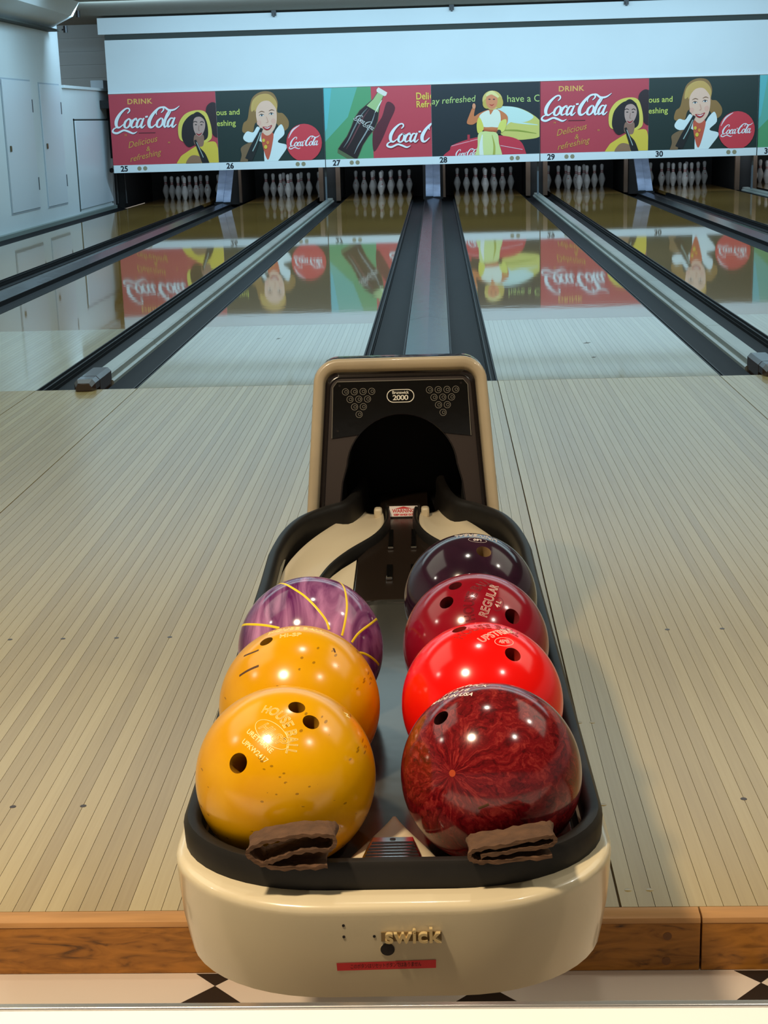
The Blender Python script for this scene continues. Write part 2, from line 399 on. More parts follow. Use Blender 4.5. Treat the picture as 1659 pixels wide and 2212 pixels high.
# nosing and riser
b = MB()
nose = [(Y0 - 0.0005, -0.012), (Y0 - 0.0005, -0.0005), (Y0 - 0.024, -0.0015), (Y0 - 0.029, -0.004), (Y0 - 0.031, -0.009), (Y0 - 0.031, -0.012)]
for x0, x1 in [(-3.0, -1.32), (-1.318, 0.4635), (0.4665, 2.2), (2.203, 4.0)]:
    b2 = MB(); b2.prism(nose, lambda y, z: (x0, y, z), lambda y, z: (x1, y, z)); t = b2.build('trim_1', M['nosing'], None, 30); t['kind'] = 'structure'
    b3 = MB(); b3.box(x0, x1, Y0 - 0.030, Y0 - 0.001, FZ + 0.0005, -0.0125); t = b3.build('trim_2', M['riser'], None, 0, bevel=0.001); t['kind'] = 'structure'
    if x0 == -1.318: keep = t
    if x0 == 0.4665: keep2 = t
for x, z in [(0.412, -0.039), (0.411, -0.083)]:
    b = MB(); b.prism([(0.007 * math.cos(k * PI / 8), 0.007 * math.sin(k * PI / 8)) for k in range(16)], lambda p, q: (x + p, Y0 - 0.0305, z + q + 0.004), lambda p, q: (x + p, Y0 - 0.030, z + q + 0.004))
    b.build('plug', mat('plug_wood', lin((122, 78, 40)), 0.5), keep, 0)
# concourse floor with diamond inlays
fl = box('floor', -6, 9, -10.5, Y0 - 0.0005, -0.2, FZ, M['tile_white']); fl['kind'] = 'structure'; fl['label'] = 'glossy white concourse floor with black diamond inlays below the approach'
for cx in (-0.735, -0.305, 0.123, 0.553):
    r = 0.060; cy_ = -4.980 - r
    b = MB(); b.prism([(cx - r, cy_), (cx, cy_ - r), (cx + r, cy_), (cx, cy_ + r)], lambda x, y: (x, y, FZ), lambda x, y: (x, y, FZ + 0.0006))
    b.build('diamond_tile', M['tile_black'], fl, 0)
    b = MB(); b.prism([(cx - 0.035, Y0 - 0.032), (cx, -4.980), (cx + 0.035, Y0 - 0.032)], lambda x, y: (x, y, FZ), lambda x, y: (x, y, FZ + 0.0006)); b.build('diamond_tile', M['tile_black'], fl, 0)

# ceiling, walls
ce = box('ceiling', -7.2, 9.5, -10.5, 18.3, 2.84, 2.92, M['ceiling']); ce['kind'] = 'structure'; ce['label'] = 'low grey textured ceiling'
wl = box('wall_left', -5.22, -5.10, -10.5, 14.2, -0.1, 2.84, M['wall_left']); wl['kind'] = 'structure'
wl2 = box('wall_left', -7.2, -5.10, 14.2, 17.45, -0.1, 1.76, M['wall_left']); wl2['kind'] = 'structure'
box('ledge', -7.2, -5.06, 14.2, 17.5, 1.76, 1.80, M['wall_left'], wl2, 0.004)
box('ledge_block', -5.30, -5.10, 16.9, 17.3, 1.80, 1.93, M['door'], wl2, 0.004)
wr = box('wall_back', -7.2, 9.5, 18.2, 18.3, 1.78, 2.84, M['wall_left']); wr['kind'] = 'structure'
for i in range(5):
    b = MB(); b.prism([(0, 0), (-0.03, 0.0), (-0.012, 0.205), (0, 0.205)], lambda y, z: (-7.2, 18.2 + y, 1.80 + i * 0.208 + z), lambda y, z: (-4.6, 18.2 + y, 1.80 + i * 0.208 + z)); b.build('siding_board', M['wall_left'], wr, 0)
# bulkhead on the upper left
b = MB(); b.prism([(-5.10, 2.50), (-4.95, 2.50), (-4.60, 2.66), (-4.50, 2.84), (-5.10, 2.84)], lambda x, z: (x, 4.0, z), lambda x, z: (x - (0.3 if x > -5 else 0.0) * 0.5, 13.7, z)); t = b.build('trim_3', M['wall_left'], None, 20); t['kind'] = 'structure'
box('bulkhead_edge', -5.10, -4.94, 4.0, 13.7, 2.475, 2.499, M['shadow_gap'], t)
# curb along the left wall
t = box('baseboard_left', -5.10, -5.035, 0.0, 17.0, -0.1, 0.018, M['curb'], None, 0.004); t['kind'] = 'structure'
# doors in the left wall
def wall_door(n, y0, y1, z0, z1, label, hy=None, hz=1.0):
    d = box('door_%d' % n, -5.10, -5.082, y0, y1, z0, z1, M['door'], None, 0.003); d['kind'] = 'structure'; d['label'] = label
    fr = MB(); t_ = 0.02
    fr.box(-5.10, -5.092, y0 - t_, y0, z0 - t_, z1 + t_); fr.box(-5.10, -5.092, y1, y1 + t_, z0 - t_, z1 + t_); fr.box(-5.10, -5.092, y0, y1, z1, z1 + t_); fr.box(-5.10, -5.092, y0, y1, z0 - t_, z0)
    fr.build('door_gap', mat('door_gap', lin((168, 182, 192)), 0.6), d, 0)
    if hy:
        h = MB(); h.box(-5.082, -5.070, hy - 0.03, hy + 0.03, hz - 0.035, hz + 0.035); h.build('lock', M['brass'], d, 0, 0.004)
    for hz_ in (z0 + 0.3, z1 - 0.3):
        hh = MB(); hh.box(-5.086, -5.076, y1 - 0.01, y1 + 0.02, hz_ - 0.08, hz_ + 0.08); hh.build('hinge', M['post'], d, 0)
wall_door(1, 11.2, 12.5, 0.24, 1.81, 'pale cupboard door nearest the viewer, on the left wall', 11.33)
wall_door(2, 12.95, 14.0, 0.22, 1.79, 'pale cupboard door between the nearest door and the closet, on the left wall', 13.08)
d3 = box('door_3', -5.10, -5.075, 14.75, 16.95, 0.08, 1.32, M['door'], None, 0.004); d3['kind'] = 'structure'; d3['label'] = 'closet door beside the leftmost lane with a black knob'
b = MB(); b.box(-5.10, -5.09, 14.72, 14.75, 0.05, 1.35); b.box(-5.10, -5.09, 16.95, 16.97, 0.05, 1.35); b.box(-5.10, -5.09, 14.72, 16.97, 1.32, 1.345); b.build('door_gap', M['shadow_gap'], d3, 0)
b = MB(); b.lathe([(0.0001, 0), (0.03, 0.01), (0.04, 0.035), (0.02, 0.06), (0.0001, 0.065)], 16); kn = b.build('knob', M['ink'], d3); kn.rotation_euler = (0, PI / 2, 0); kn.location = (-5.075, 16.80, 0.56)
# two black posts leaning by the closet
for dx in (0.0, 0.14):
    b = MB(); b.tube([(-5.03 + dx, 17.05, 0.035), (-5.045 + dx * 0.9, 17.13, 0.62)], 0.018, 8); tag(b.build('metal_rod', M['black_metal']), 'black metal rod leaning at the left end of the pin pits, %s one' % ('left' if dx == 0 else 'right'), 'rod', 'leaning black rods')

# wall above the masks
WY = 16.42
WX0, WX1 = -4.93, 6.57
wb = box('wall_front', WX0, WX1, WY, WY + 0.10, 1.735, 2.49, M['wall']); wb['kind'] = 'structure'; wb.name = 'wall_back'
box('lip', WX0, WX1, WY - 0.02, WY, 1.705, 1.735, M['strip'], wb, 0.003)
t = box('trim_4', WX0, WX1, WY + 0.04, WY + 0.30, 2.49, 2.57, M['shadow_gap']); t['kind'] = 'structure'
t = box('trim_5', WX0 - 0.08, WX1, WY - 0.06, WY + 0.3, 2.57, 2.81, M['wall'], None, 0.004); t['kind'] = 'structure'
for x in (-2.33, 0.33, 2.92, 5.5):
    b = MB(); b.box(x - 0.035, x + 0.035, WY - 0.09, WY - 0.06, 2.76, 2.84); b.box(x - 0.015, x + 0.015, WY - 0.12, WY - 0.09, 2.74, 2.80); b.build('bracket', M['black_metal'], t, 0)
for x, y, z in [(-5.02, 15.2, 2.80), (-5.03, 14.4, 2.55)]:
    b = MB(); b.lathe([(0.0001, 0), (0.03, 0), (0.03, 0.09), (0.0001, 0.09)], 10); b.box(-0.05, 0.01, -0.01, 0.01, 0.03, 0.05); tag(b.build('ceiling_hook', M['black_metal'], loc=(x, y, z - 0.05)), 'small black fixture near the ceiling, %s' % ('farther from the left wall cupboards' if y > 15 else 'nearer, right above the cupboard doors'), 'fixture')

# ================================================================== LANES
NUM0 = 25
def lane_x(n):
    k = (n - 27) // 2; odd = (n - 27) % 2
    return PITCH * k + (A + LW / 2) * (1 if odd else -1)
LEND = 19.6; SPL = 2.186
bedm = MB(); bedm.box(-LW / 2, LW / 2, 0.0, SPL - 0.002, -0.05, -0.0125)
bed_me = bedm.mesh('lane_base', M['joint'], 0)
farm = MB(); farm.box(-LW / 2, LW / 2, SPL, LEND, -0.05, 0.0)
far_me = farm.mesh('lane_surface', M['lane_pine'], 0)
hb = LW / 39
headm = MB(); headm.box(-hb / 2 + 0.0003, hb / 2 - 0.0003, 0.003, SPL - 0.002, -0.012, 0.0)
head_me = headm.mesh('board', M['lane_maple'], 0)
scuffm = mat('scuff_dark', lin((86, 78, 60)), 0.5)
place = {25: 'leftmost, along the left wall', 26: 'second from the left wall', 27: 'straight left of the ball return hood', 28: 'straight right of the ball return hood', 29: 'third from the right edge', 30: 'second from the right edge', 31: 'only its far end showing at the right edge'}
short = {25: 'leftmost lane', 26: 'second lane from the left', 27: 'lane left of the hood', 28: 'lane right of the hood', 29: 'third lane from the right', 30: 'second lane from the right', 31: 'rightmost lane'}
for n in range(25, 32):
    r = empty('bowling_lane', (lane_x(n), 0, 0))
    tag(r, 'glossy wooden bowling lane, %s' % place[n], 'bowling lane', 'bowling lanes')
    link('lane_base', bed_me, r); link('lane_surface', far_me, r)
    for i in range(39):
        o = link('board', head_me, r); o.location = (-LW / 2 + hb * (i + 0.5), 0, 0)
    marks = {27: [(-0.0065, 1.596, 0.012)], 28: [(0.01, 1.153, 0.022), (-0.004, 0.646, 0.014)]}.get(n, [])
    for (mx_, my_, mw) in marks:
        b = MB(); b.prism([(mx_ - mw, my_ - .012), (mx_ - mw * .3, my_ + .004), (mx_, my_ + .03), (mx_ + mw * .2, my_ + .005), (mx_ + mw, my_ + .018), (mx_ + mw * .4, my_ - .016), (mx_ - mw * .3, my_ - .02)], lambda x, y: (x, y, 0.0), lambda x, y: (x, y, 0.0006)); b.build('scuff_mark', scuffm, r, 0)

def extr(prof, y0, y1, name, mt, parent, closed=True, smooth=35):
    b = MB(); b.prism(prof, lambda x, z: (x, y0, z), lambda x, z: (x, y1, z)); return b.build(name, mt, parent, smooth)
def gutter_prof(xo, xi, s):
    # xo outer edge (lane side), xi inner edge ; s=+1 if lane lies to the left (xo < xi)
    o = lambda d: xo + s * d
    w_ = abs(xi - xo)
    pts = [(o(0.0), -0.002), (o(0.006), -0.002), (o(0.008), -0.012), (o(0.022), -0.012), (o(0.024), -0.024), (o(0.036), -0.026)]
    for k in range(9):
        a = k / 8
        pts.append((o(0.036 + (w_ - 0.036) * a), -0.026 - 0.030 * math.sin(PI * min(1, 0.15 + a * 0.85)) ** 0.7 - 0.006 * a))
    pts += [(xi, -0.07), (xo, -0.07)]
    return pts
GEND = 17.2
def divider(xc, label):
    r = empty('lane_divider', (xc, 0, 0)); tag(r, label, 'gutter', 'gutters between pairs of lanes')
    h = (C_ - B_) / 2
    for s in (-1, 1):
        p = gutter_prof(s * (h - 0.001), s * 0.062, -s)
        extr(p, 0.002, GEND, 'gutter', M['gutter'], r)
        b = MB()
        for d0, d1, z0, z1 in [(0.0, 0.007, -0.03, 0.0005), (0.022, 0.030, -0.03, -0.006)]:
            xa, xb = sorted((s * (h - 0.001 - d0), s * (h - 0.001 - d1))); b.box(xa, xb, 0.002, GEND, z0, z1)
        b.build('edge_rail', M['gutter_edge'], r, 0)
    y = 0.34; 
    prof = [(-0.061, -0.07), (-0.061, -0.018), (-0.055, -0.012), (-0.046, -0.010), (-0.044, 0.016), (-0.036, 0.024), (0.036, 0.024), (0.044, 0.016), (0.046, -0.010), (0.055, -0.012), (0.061, -0.018), (0.061, -0.07)]
    while y < GEND:
        y2 = min(y + 1.22, GEND)
        extr(prof, y, y2 - 0.006, 'capping_section', M['capping'], r); y = y2
    # moulded brown end piece with a faceted nose
    body = [(-0.052, -0.06), (-0.052, 0.036), (-0.036, 0.054), (0.036, 0.054), (0.052, 0.036), (0.052, -0.06)]
    e = extr(body, 0.075, 0.336, 'end_cap', M['end_cap'], r, smooth=20)
    rows = []
    for yy, k, dz in [(0.068, 1.0, 0.0), (-0.02, 1.0, 0.0), (-0.055, 0.72, -0.016)]:
        rows.append([(x * k, yy, max(0.001, z + dz) if z > 0 else 0.001) for x, z in body])
    b = MB(); b.rows(rows, closed=True, caps=True); b.build('nose', M['end_cap'], e, 20, 0.003)
    return r
def track(xc, label):
    r = empty('ball_track_cover', (xc, 0, 0)); tag(r, label, 'gutter', 'ball track covers within pairs of lanes')
    for s in (-1, 1):
        p = gutter_prof(s * (A - 0.001), s * 0.132, -s)
        extr(p, 0.002, GEND - 0.6, 'gutter', M['gutter'], r)
        b = MB()
        for d0, d1, z0, z1 in [(0.0, 0.007, -0.03, 0.0005), (0.024, 0.032, -0.03, -0.004)]:
            xa, xb = sorted((s * (A - 0.001 - d0), s * (A - 0.001 - d1))); b.box(xa, xb, 0.002, GEND - 0.6, z0, z1)
        xa, xb = sorted((s * 0.1305, s * 0.123)); b.box(xa, xb, 0.002, GEND - 0.6, -0.07, 0.003)
        b.build('edge_rail', M['gutter_edge'], r, 0)
    y = 0.0
    for y2 in (2.3, 4.7, 7.1, 9.5, 11.9, 14.3, 16.6):
        extr([(-0.122, -0.07), (-0.122, -0.004), (0.0, 0.020), (0.122, -0.004), (0.122, -0.07)], y + 0.004, y2, 'cover_panel', M['track_cover'], r, smooth=5); y = y2
    return r
wh = {0: 'ending in a brown nose left of the hood', 1: 'ending in brown at the right edge', 2: 'short far stretch at the upper right'}
for k in range(3):
    divider(PITCH * (k - 0.5), 'grey capping rail with gutters, ' + wh[k])
wt = {-1: 'leftmost one', 0: 'straight behind the hood', 1: 'the right one', 2: 'between lanes 31 and 32, beyond the right edge'}
for k in (-1, 0, 1):
    track(PITCH * k, 'dark gabled ball track cover, ' + wt[k])
# outer gutter along the left wall
r = empty('lane_gutter', (-PITCH - B_, 0, 0)); tag(r, 'narrow dark gutter between the leftmost lane and the left wall', 'gutter')
extr(gutter_prof(-0.001, -0.352, -1), 0.002, GEND, 'gutter', M['gutter'], r)
b = MB(); b.box(-0.008, -0.001, 0.002, GEND, -0.03, 0.0005); b.build('edge_rail', M['gutter_edge'], r, 0)

sf = box('floor', -5.1, 6.6, 0.0, 19.7, -0.2, -0.10, M['pit']); sf['kind'] = 'structure'
# ================================================================== PIN PITS
for i, x in enumerate([PITCH * (k - 0.5) for k in range(0, 3)]):
    t = box('wall_divider', x - 0.10, x + 0.10, 17.22, 19.6, -0.05, 1.7, M['pit']); t['kind'] = 'structure'; t.name = 'trim_6'
    b = MB(); b.box(x - 0.030, x - 0.004, 16.60, 16.64, -0.0, 0.72); o = b.build('post', M['post'], t, 0)
    b = MB(); b.box(x + 0.10, x + 0.17, 17.15, 17.22, -0.02, 0.75); b.box(x - 0.17, x - 0.10, 17.15, 17.22, -0.02, 0.75); b.build('kickback_edge', M['pit_brown'], t, 0)
for k in (-1, 0, 1):
    x = PITCH * k
    t = box('trim_7', x - 0.16, x + 0.16, 17.45, 19.6, -0.05, 1.7, M['pit']); t['kind'] = 'structure'
    if k < 1:
        b = MB(); b.box(x + 0.16, x + 0.20, 17.38, 17.46, -0.02, 0.75); b.build('kickback_edge', M['pit_brown'], t, 0)
    else:
        b = MB(); b.box(x - 0.24, x - 0.18, 17.38, 17.46, -0.02, 0.75); b.build('kickback_edge', M['pit_brown'], t, 0)
    # sloping steel ball guard
    r = empty('steel_guard', (x, 16.62, 0)); tag(r, 'sloping steel guard plate in the pit opening, %s' % {-1: 'left one', 0: 'middle one, behind the hood', 1: 'right one'}[k], 'guard plate', 'steel guard plates')
    b = MB(); b.prism([(-0.115, 0.0), (-0.112, 0.012), (0.0, 0.012), (0.004, 0.002), (0.115, 0.002), (0.115, -0.006), (0.0, -0.006), (-0.115, -0.006)], lambda xx, n: (xx, -n, 0.03 + n), lambda xx, n: (xx, 0.70 - n, 0.60 + n)); b.build('plate', M['steel'], r, 20)
    b = MB(); b.box(-0.135, 0.135, -0.03, 0.0, 0.0, 0.028); b.build('foot', M['gutter_edge'], r, 0)
t = box('trim_8', -5.1, -4.95, 17.2, 19.6, -0.05, 1.7, M['pit']); t['kind'] = 'structure'
t = box('wall_pit', -5.1, 8.4, 19.62, 19.7, -0.1, 1.74, M['pit']); t['kind'] = 'structure'; t.name = 'wall_back'
t = box('trim_9', -5.09, 6.57, 16.53, 19.6, 1.50, 1.62, M['pit']); t['kind'] = 'structure'
t = box('trim_9', -5.09, 6.57, 17.0, 17.3, 0.74, 1.5, M['pit']); t['kind'] = 'structure'

# bowling pins
prof = [(0.0001, 0.0), (0.0255, 0.0), (0.0275, 0.006), (0.0300, 0.019), (0.0415, 0.057), (0.0545, 0.095), (0.0600, 0.117), (0.0597, 0.135), (0.0565, 0.149), (0.0465, 0.184), (0.0315, 0.219), (0.0250, 0.238), (0.0232, 0.254), (0.0240, 0.270), (0.0275, 0.298), (0.0315, 0.330), (0.0322, 0.343), (0.0300, 0.360), (0.0220, 0.374), (0.0110, 0.380), (0.0001, 0.381)]
b = MB(); b.lathe(prof, 24); pin_me = b.mesh('body', M['pin_white'], 80)
b = MB(); b.lathe([(0.0252, 0.238), (0.0262, 0.239), (0.0250, 0.247), (0.0240, 0.248)], 24); b.lathe([(0.0240, 0.262), (0.0250, 0.263), (0.0258, 0.271), (0.0244, 0.272)], 24); str_me = b.mesh('neck_stripe', M['pin_red'], 80)
b = MB(); b.prism([(0.009 * math.cos(k * PI / 5 + PI / 2) * (1 if k % 2 == 0 else 0.55), 0.012 * math.sin(k * PI / 5 + PI / 2) * (1 if k % 2 == 0 else 0.55)) for k in range(10)], lambda x, z: (x, -0.0562 + abs(x) * 0.2, 0.172 + z), lambda x, z: (x, -0.040, 0.172 + z)); crown_me = b.mesh('crown_mark', M['pin_red'], 0)
spots = [(0, 0, 'head of the triangle'), (-1, 1, 'second row, left'), (1, 1, 'second row, right'), (-2, 2, 'third row, left'), (0, 2, 'third row, middle'), (2, 2, 'third row, right'), (-3, 3, 'back row, far left'), (-1, 3, 'back row, inner left'), (1, 3, 'back row, inner right'), (3, 3, 'back row, far right')]
for n in range(25, 32):
    for q, (i, j, t_) in enumerate(spots):
        r = empty('bowling_pin', (lane_x(n) + i * 0.1524, 18.29 + j * 0.264, 0.0), random.uniform(-0.5, 0.5))
        tag(r, 'white bowling pin, %s, %s' % (t_, short[n]), 'bowling pin', 'bowling pins on the %s' % short[n])
        link('body', pin_me, r); link('neck_stripe', str_me, r)
        if (n + q) % 3 == 0: link('crown_mark', crown_me, r)

# ================================================================== MASKING PANELS WITH PRINTED POSTERS
PC = {}
def pc(rgb):
    if rgb not in PC: PC[rgb] = mat('print_%d_%d_%d' % rgb, lin(rgb), 0.45)
    return PC[rgb]
class Art:
    """flat print: every colour area is a thin layer a little in front of the one before"""
    def __init__(s, conv): s.mb = MB(); s.mats = []; s.conv = conv; s.layer = 0
    def mi(s, c):
        mt = pc(c)
        if mt not in s.mats: s.mats.append(mt)
        return s.mats.index(mt)
    def put(s, pts, faces, c):
        y = -0.0006 * s.layer
        s.mb.add([(*(lambda q: (q[0], y, q[1]))(s.conv(*p)),) for p in pts], faces, s.mi(c))
    def poly(s, pts, c, smooth=False):
        s.layer += 1
        if smooth: pts = catmull(pts, 5, True)
        s.put(pts, [tuple(range(len(pts)))], c)
    def oval(s, cx, cy_, rx, ry, c, rot=0, n=28):
        s.layer += 1
        pts = []
        for k in range(n):
            a = 2 * PI * k / n; x = rx * math.cos(a); y = ry * math.sin(a)
            pts.append((cx + x * math.cos(rot) - y * math.sin(rot), cy_ + x * math.sin(rot) + y * math.cos(rot)))
        s.put(pts, [tuple(range(n))], c)
    def stroke(s, pts, ws, c, newlayer=True, n=6):
        if newlayer: s.layer += 1
        if not isinstance(ws, (list, tuple)): ws = [ws] * len(pts)
        q = catmull([(p[0], p[1], w_) for p, w_ in zip(pts, ws)], n)
        vs = []
        for i, (x, y, w_) in enumerate(q):
            a = q[max(i - 1, 0)]; b = q[min(i + 1, len(q) - 1)]
            dx, dy = b[0] - a[0], b[1] - a[1]; d = math.hypot(dx, dy) or 1
            vs += [(x - dy / d * w_ / 2, y + dx / d * w_ / 2), (x + dy / d * w_ / 2, y - dx / d * w_ / 2)]
        s.put(vs, [(2 * i, 2 * i + 1, 2 * i + 3, 2 * i + 2) for i in range(len(q) - 1)], c)
    def text(s, body, x, y, h, c, rot=0, shear=0, align='LEFT', bold=0.0, sx=1.0, space=1.0):
        s.layer += 1
        vs, fs = text_geo(body, 1.0, shear, bold, 0, align, space)
        cr, sr = math.cos(rot), math.sin(rot); k = h / 0.73
        s.put([(x + (vx * sx * cr - vy * sr) * k, y - (vx * sx * sr + vy * cr) * k) for vx, vy, _ in vs], fs, c)
    def script(s, x0, y0, sc, c, rot=0.0, upto=99, lw=1.0):
        """flowing drink-brand lettering; unit box about 13 wide, 5 high, baseline at 0"""
        s.layer += 1
        cr, sr = math.cos(rot), math.sin(rot)
        def T(p):
            x, y = (p[0] + 0.30 * p[1]) * 0.96, p[1]
            return (x0 + (x * cr - y * sr) * sc, y0 - (x * sr + y * cr) * sc)
        st = []
        st.append((0, [(2.3, 3.0), (2.65, 3.5), (2.35, 4.0), (1.6, 3.9), (0.7, 2.9), (0.25, 1.6), (0.5, 0.5), (1.2, 0.15), (2.0, 0.8)], [.2, .35, .35, .4, .65, .85, .7, .4, .2]))
        st.append((0, [(0.9, 0.25), (0.1, -0.1), (0.0, -0.7), (1.0, -1.0), (2.3, -0.45), (3.3, -0.65), (4.6, -1.1), (5.4, -0.75)], [.2, .35, .5, .5, .45, .5, .4, .1]))
        st.append((1, [(2.9, 1.95), (2.3, 1.3), (2.3, .4), (2.9, 0.05), (3.4, .6), (3.35, 1.5), (2.9, 1.95), (3.3, 1.7), (3.9, 1.6)], [.3, .55, .6, .35, .5, .5, .3, .2, .15]))
        st.append((2, [(4.7, 1.5), (4.5, 1.95), (3.95, 1.5), (3.75, .7), (4.1, 0.1), (4.8, .4)], [.4, .35, .55, .6, .4, .2]))
        st.append((3, [(5.9, 1.8), (5.3, 1.8), (4.95, 1.0), (5.1, .2), (5.6, .3), (6.1, 1.4)], [.3, .4, .6, .55, .3, .25]))
        st.append((3, [(6.2, 2.0), (6.0, 1.0), (6.0, .3), (6.35, .05), (6.9, .6)], [.4, .55, .6, .4, .15]))
        st.append((4, [(6.45, 2.2), (6.75, 2.25), (7.0, 2.3)], [.42, .42, .42]))
        nfirst = len(st)
        st.append((5, [(9.2, 3.0), (9.6, 3.6), (9.2, 4.1), (8.4, 3.9), (7.5, 2.8), (7.0, 1.4), (7.3, .3), (8.0, 0.1), (8.8, .9)], [.2, .35, .35, .45, .7, .9, .75, .4, .2]))
        st.append((5, [(8.3, 2.6), (8.1, 3.2), (8.5, 3.9), (9.6, 4.1), (10.8, 3.5), (12.0, 3.6), (12.9, 4.3)], [.15, .3, .35, .45, .5, .4, .12]))
        st.append((6, [(9.5, 1.95), (8.9, 1.3), (8.9, .4), (9.5, 0.05), (10.0, .6), (9.95, 1.5), (9.5, 1.95)], [.3, .55, .6, .35, .5, .5, .3]))
        st.append((7, [(10.3, .9), (10.9, 2.2), (11.2, 3.2), (10.95, 3.5), (10.6, 2.5), (10.45, .8), (10.8, .05), (11.3, .6)], [.15, .25, .3, .3, .6, .65, .4, .15]))
        st.append((8, [(12.2, 1.8), (11.6, 1.8), (11.25, 1.0), (11.4, .2), (11.9, .3), (12.4, 1.4)], [.3, .4, .6, .55, .3, .25]))
        st.append((8, [(12.5, 2.0), (12.3, 1.0), (12.3, .3), (12.65, .05), (13.2, .6)], [.4, .55, .6, .4, .15]))
        st = st[:nfirst] + [(k, [(x + 0.55, y) for x, y in p], w2) for k, p, w2 in st[nfirst:]]
        for k, pts, ws in st:
            if k <= upto: s.layer += 0.25; s.stroke([T(p) for p in pts], [w_ * sc * lw * 0.78 for w_ in ws], c, False, 7)
    def finish(s, name, parent, x0, x1, z0, z1, yoff):
        me = s.mb.mesh(name, s.mats, 0)
        bm = bmesh.new(); bm.from_mesh(me)
        for co, no in [((x0, 0, 0), (-1, 0, 0)), ((x1, 0, 0), (1, 0, 0)), ((0, 0, z0), (0, 0, -1)), ((0, 0, z1), (0, 0, 1))]:
            bmesh.ops.bisect_plane(bm, geom=bm.verts[:] + bm.edges[:] + bm.faces[:], plane_co=co, plane_no=no, clear_outer=True)
        bm.to_mesh(me); bm.free()
        o = link(name, me, parent); o.location = (0, yoff, 0); return o

RED = (190, 64, 78); GRN = (24, 46, 42); YEL = (226, 196, 70); SKIN = (232, 178, 150); WHT = (236, 242, 242)
PW, PH = PITCH / 2, 1.06
def convA(px0, w_px, ytl, ytr_drop, h_px, skew):
    def f(x, y):
        u = (x - px0 - skew * (y - ytl)) / w_px * PW
        v = 1.70 - (y - ytl - ytr_drop * (x - px0) / w_px) / h_px * PH
        return (u, v)
    return f
def poster_A(parent):
    a = Art(convA(50, 757, 150, -28, 490, 0.05))
    a.poly([(-20, 60), (900, 60), (900, 720), (-20, 720)], RED)
    a.text('DRINK', 182, 199, 36, (232, 180, 90), 0.035, bold=0.02, sx=1.12, space=1.08)
    a.script(86, 385, 33.5, (96, 40, 60), 0.03); a.script(83, 381, 33.5, WHT, 0.03, lw=1.08)
    a.stroke([(262, 411), (380, 408)], 5, (90, 30, 40))
    a.text('Delicious', 178, 500, 44, (214, 160, 74), 0.24, 0.45, sx=0.95)
    a.text('&', 310, 522, 34, (214, 160, 74), 0.1, 0.2)
    a.text('refreshing', 190, 596, 42, (214, 160, 74), 0.24, 0.45, sx=0.98)
    a.text('"', 160, 440, 34, (214, 160, 74)); a.text('"', 468, 488, 34, (214, 160, 74))
    a.poly([(745, 225), (790, 195), (830, 240), (835, 420), (790, 420), (765, 340), (742, 290)], (44, 26, 32), True)
    a.poly([(548, 440), (545, 350), (590, 280), (665, 252), (735, 262), (768, 330), (782, 410), (768, 455), (700, 480), (590, 470)], (226, 206, 92), True)
    a.poly([(566, 420), (580, 340), (640, 280), (710, 280), (745, 330), (755, 410), (740, 450), (690, 470), (620, 505), (580, 470)], (30, 22, 26), True)
    a.poly([(545, 650), (552, 580), (600, 540), (690, 485), (740, 470), (815, 480), (805, 650)], YEL, True)
    a.poly([(660, 420), (720, 420), (720, 490), (690, 500), (655, 480)], (150, 110, 92), True)
    a.poly([(650, 330), (664, 302), (700, 296), (728, 320), (734, 360), (720, 405), (694, 430), (668, 416), (652, 380)], (190, 156, 144), True)
    for ex in (668, 708): a.oval(ex, 350, 8, 3.5, (40, 32, 34))
    a.stroke([(648, 334), (664, 328), (678, 334)], 5, (34, 24, 26)); a.stroke([(698, 334), (712, 328), (724, 336)], 5, (34, 24, 26))
    a.stroke([(670, 408), (690, 420), (712, 404)], [3, 10, 3], (160, 36, 44)); a.stroke([(690, 355), (688, 388), (696, 390)], 3, (150, 110, 100))
    a.stroke([(640, 300), (680, 270), (725, 300)], 16, (26, 20, 24))
    a.poly([(600, 625), (615, 580), (650, 560), (700, 575), (695, 625)], (150, 112, 84), True)
    a.stroke([(662, 455), (685, 510), (715, 560), (745, 635)], [16, 22, 44, 50], (26, 24, 26)); a.stroke([(672, 470), (700, 530), (720, 575)], 5, (170, 186, 180))
    return a.finish('printed_poster', parent, 0, PW - 0.002, 0.645, 1.70, -0.004)
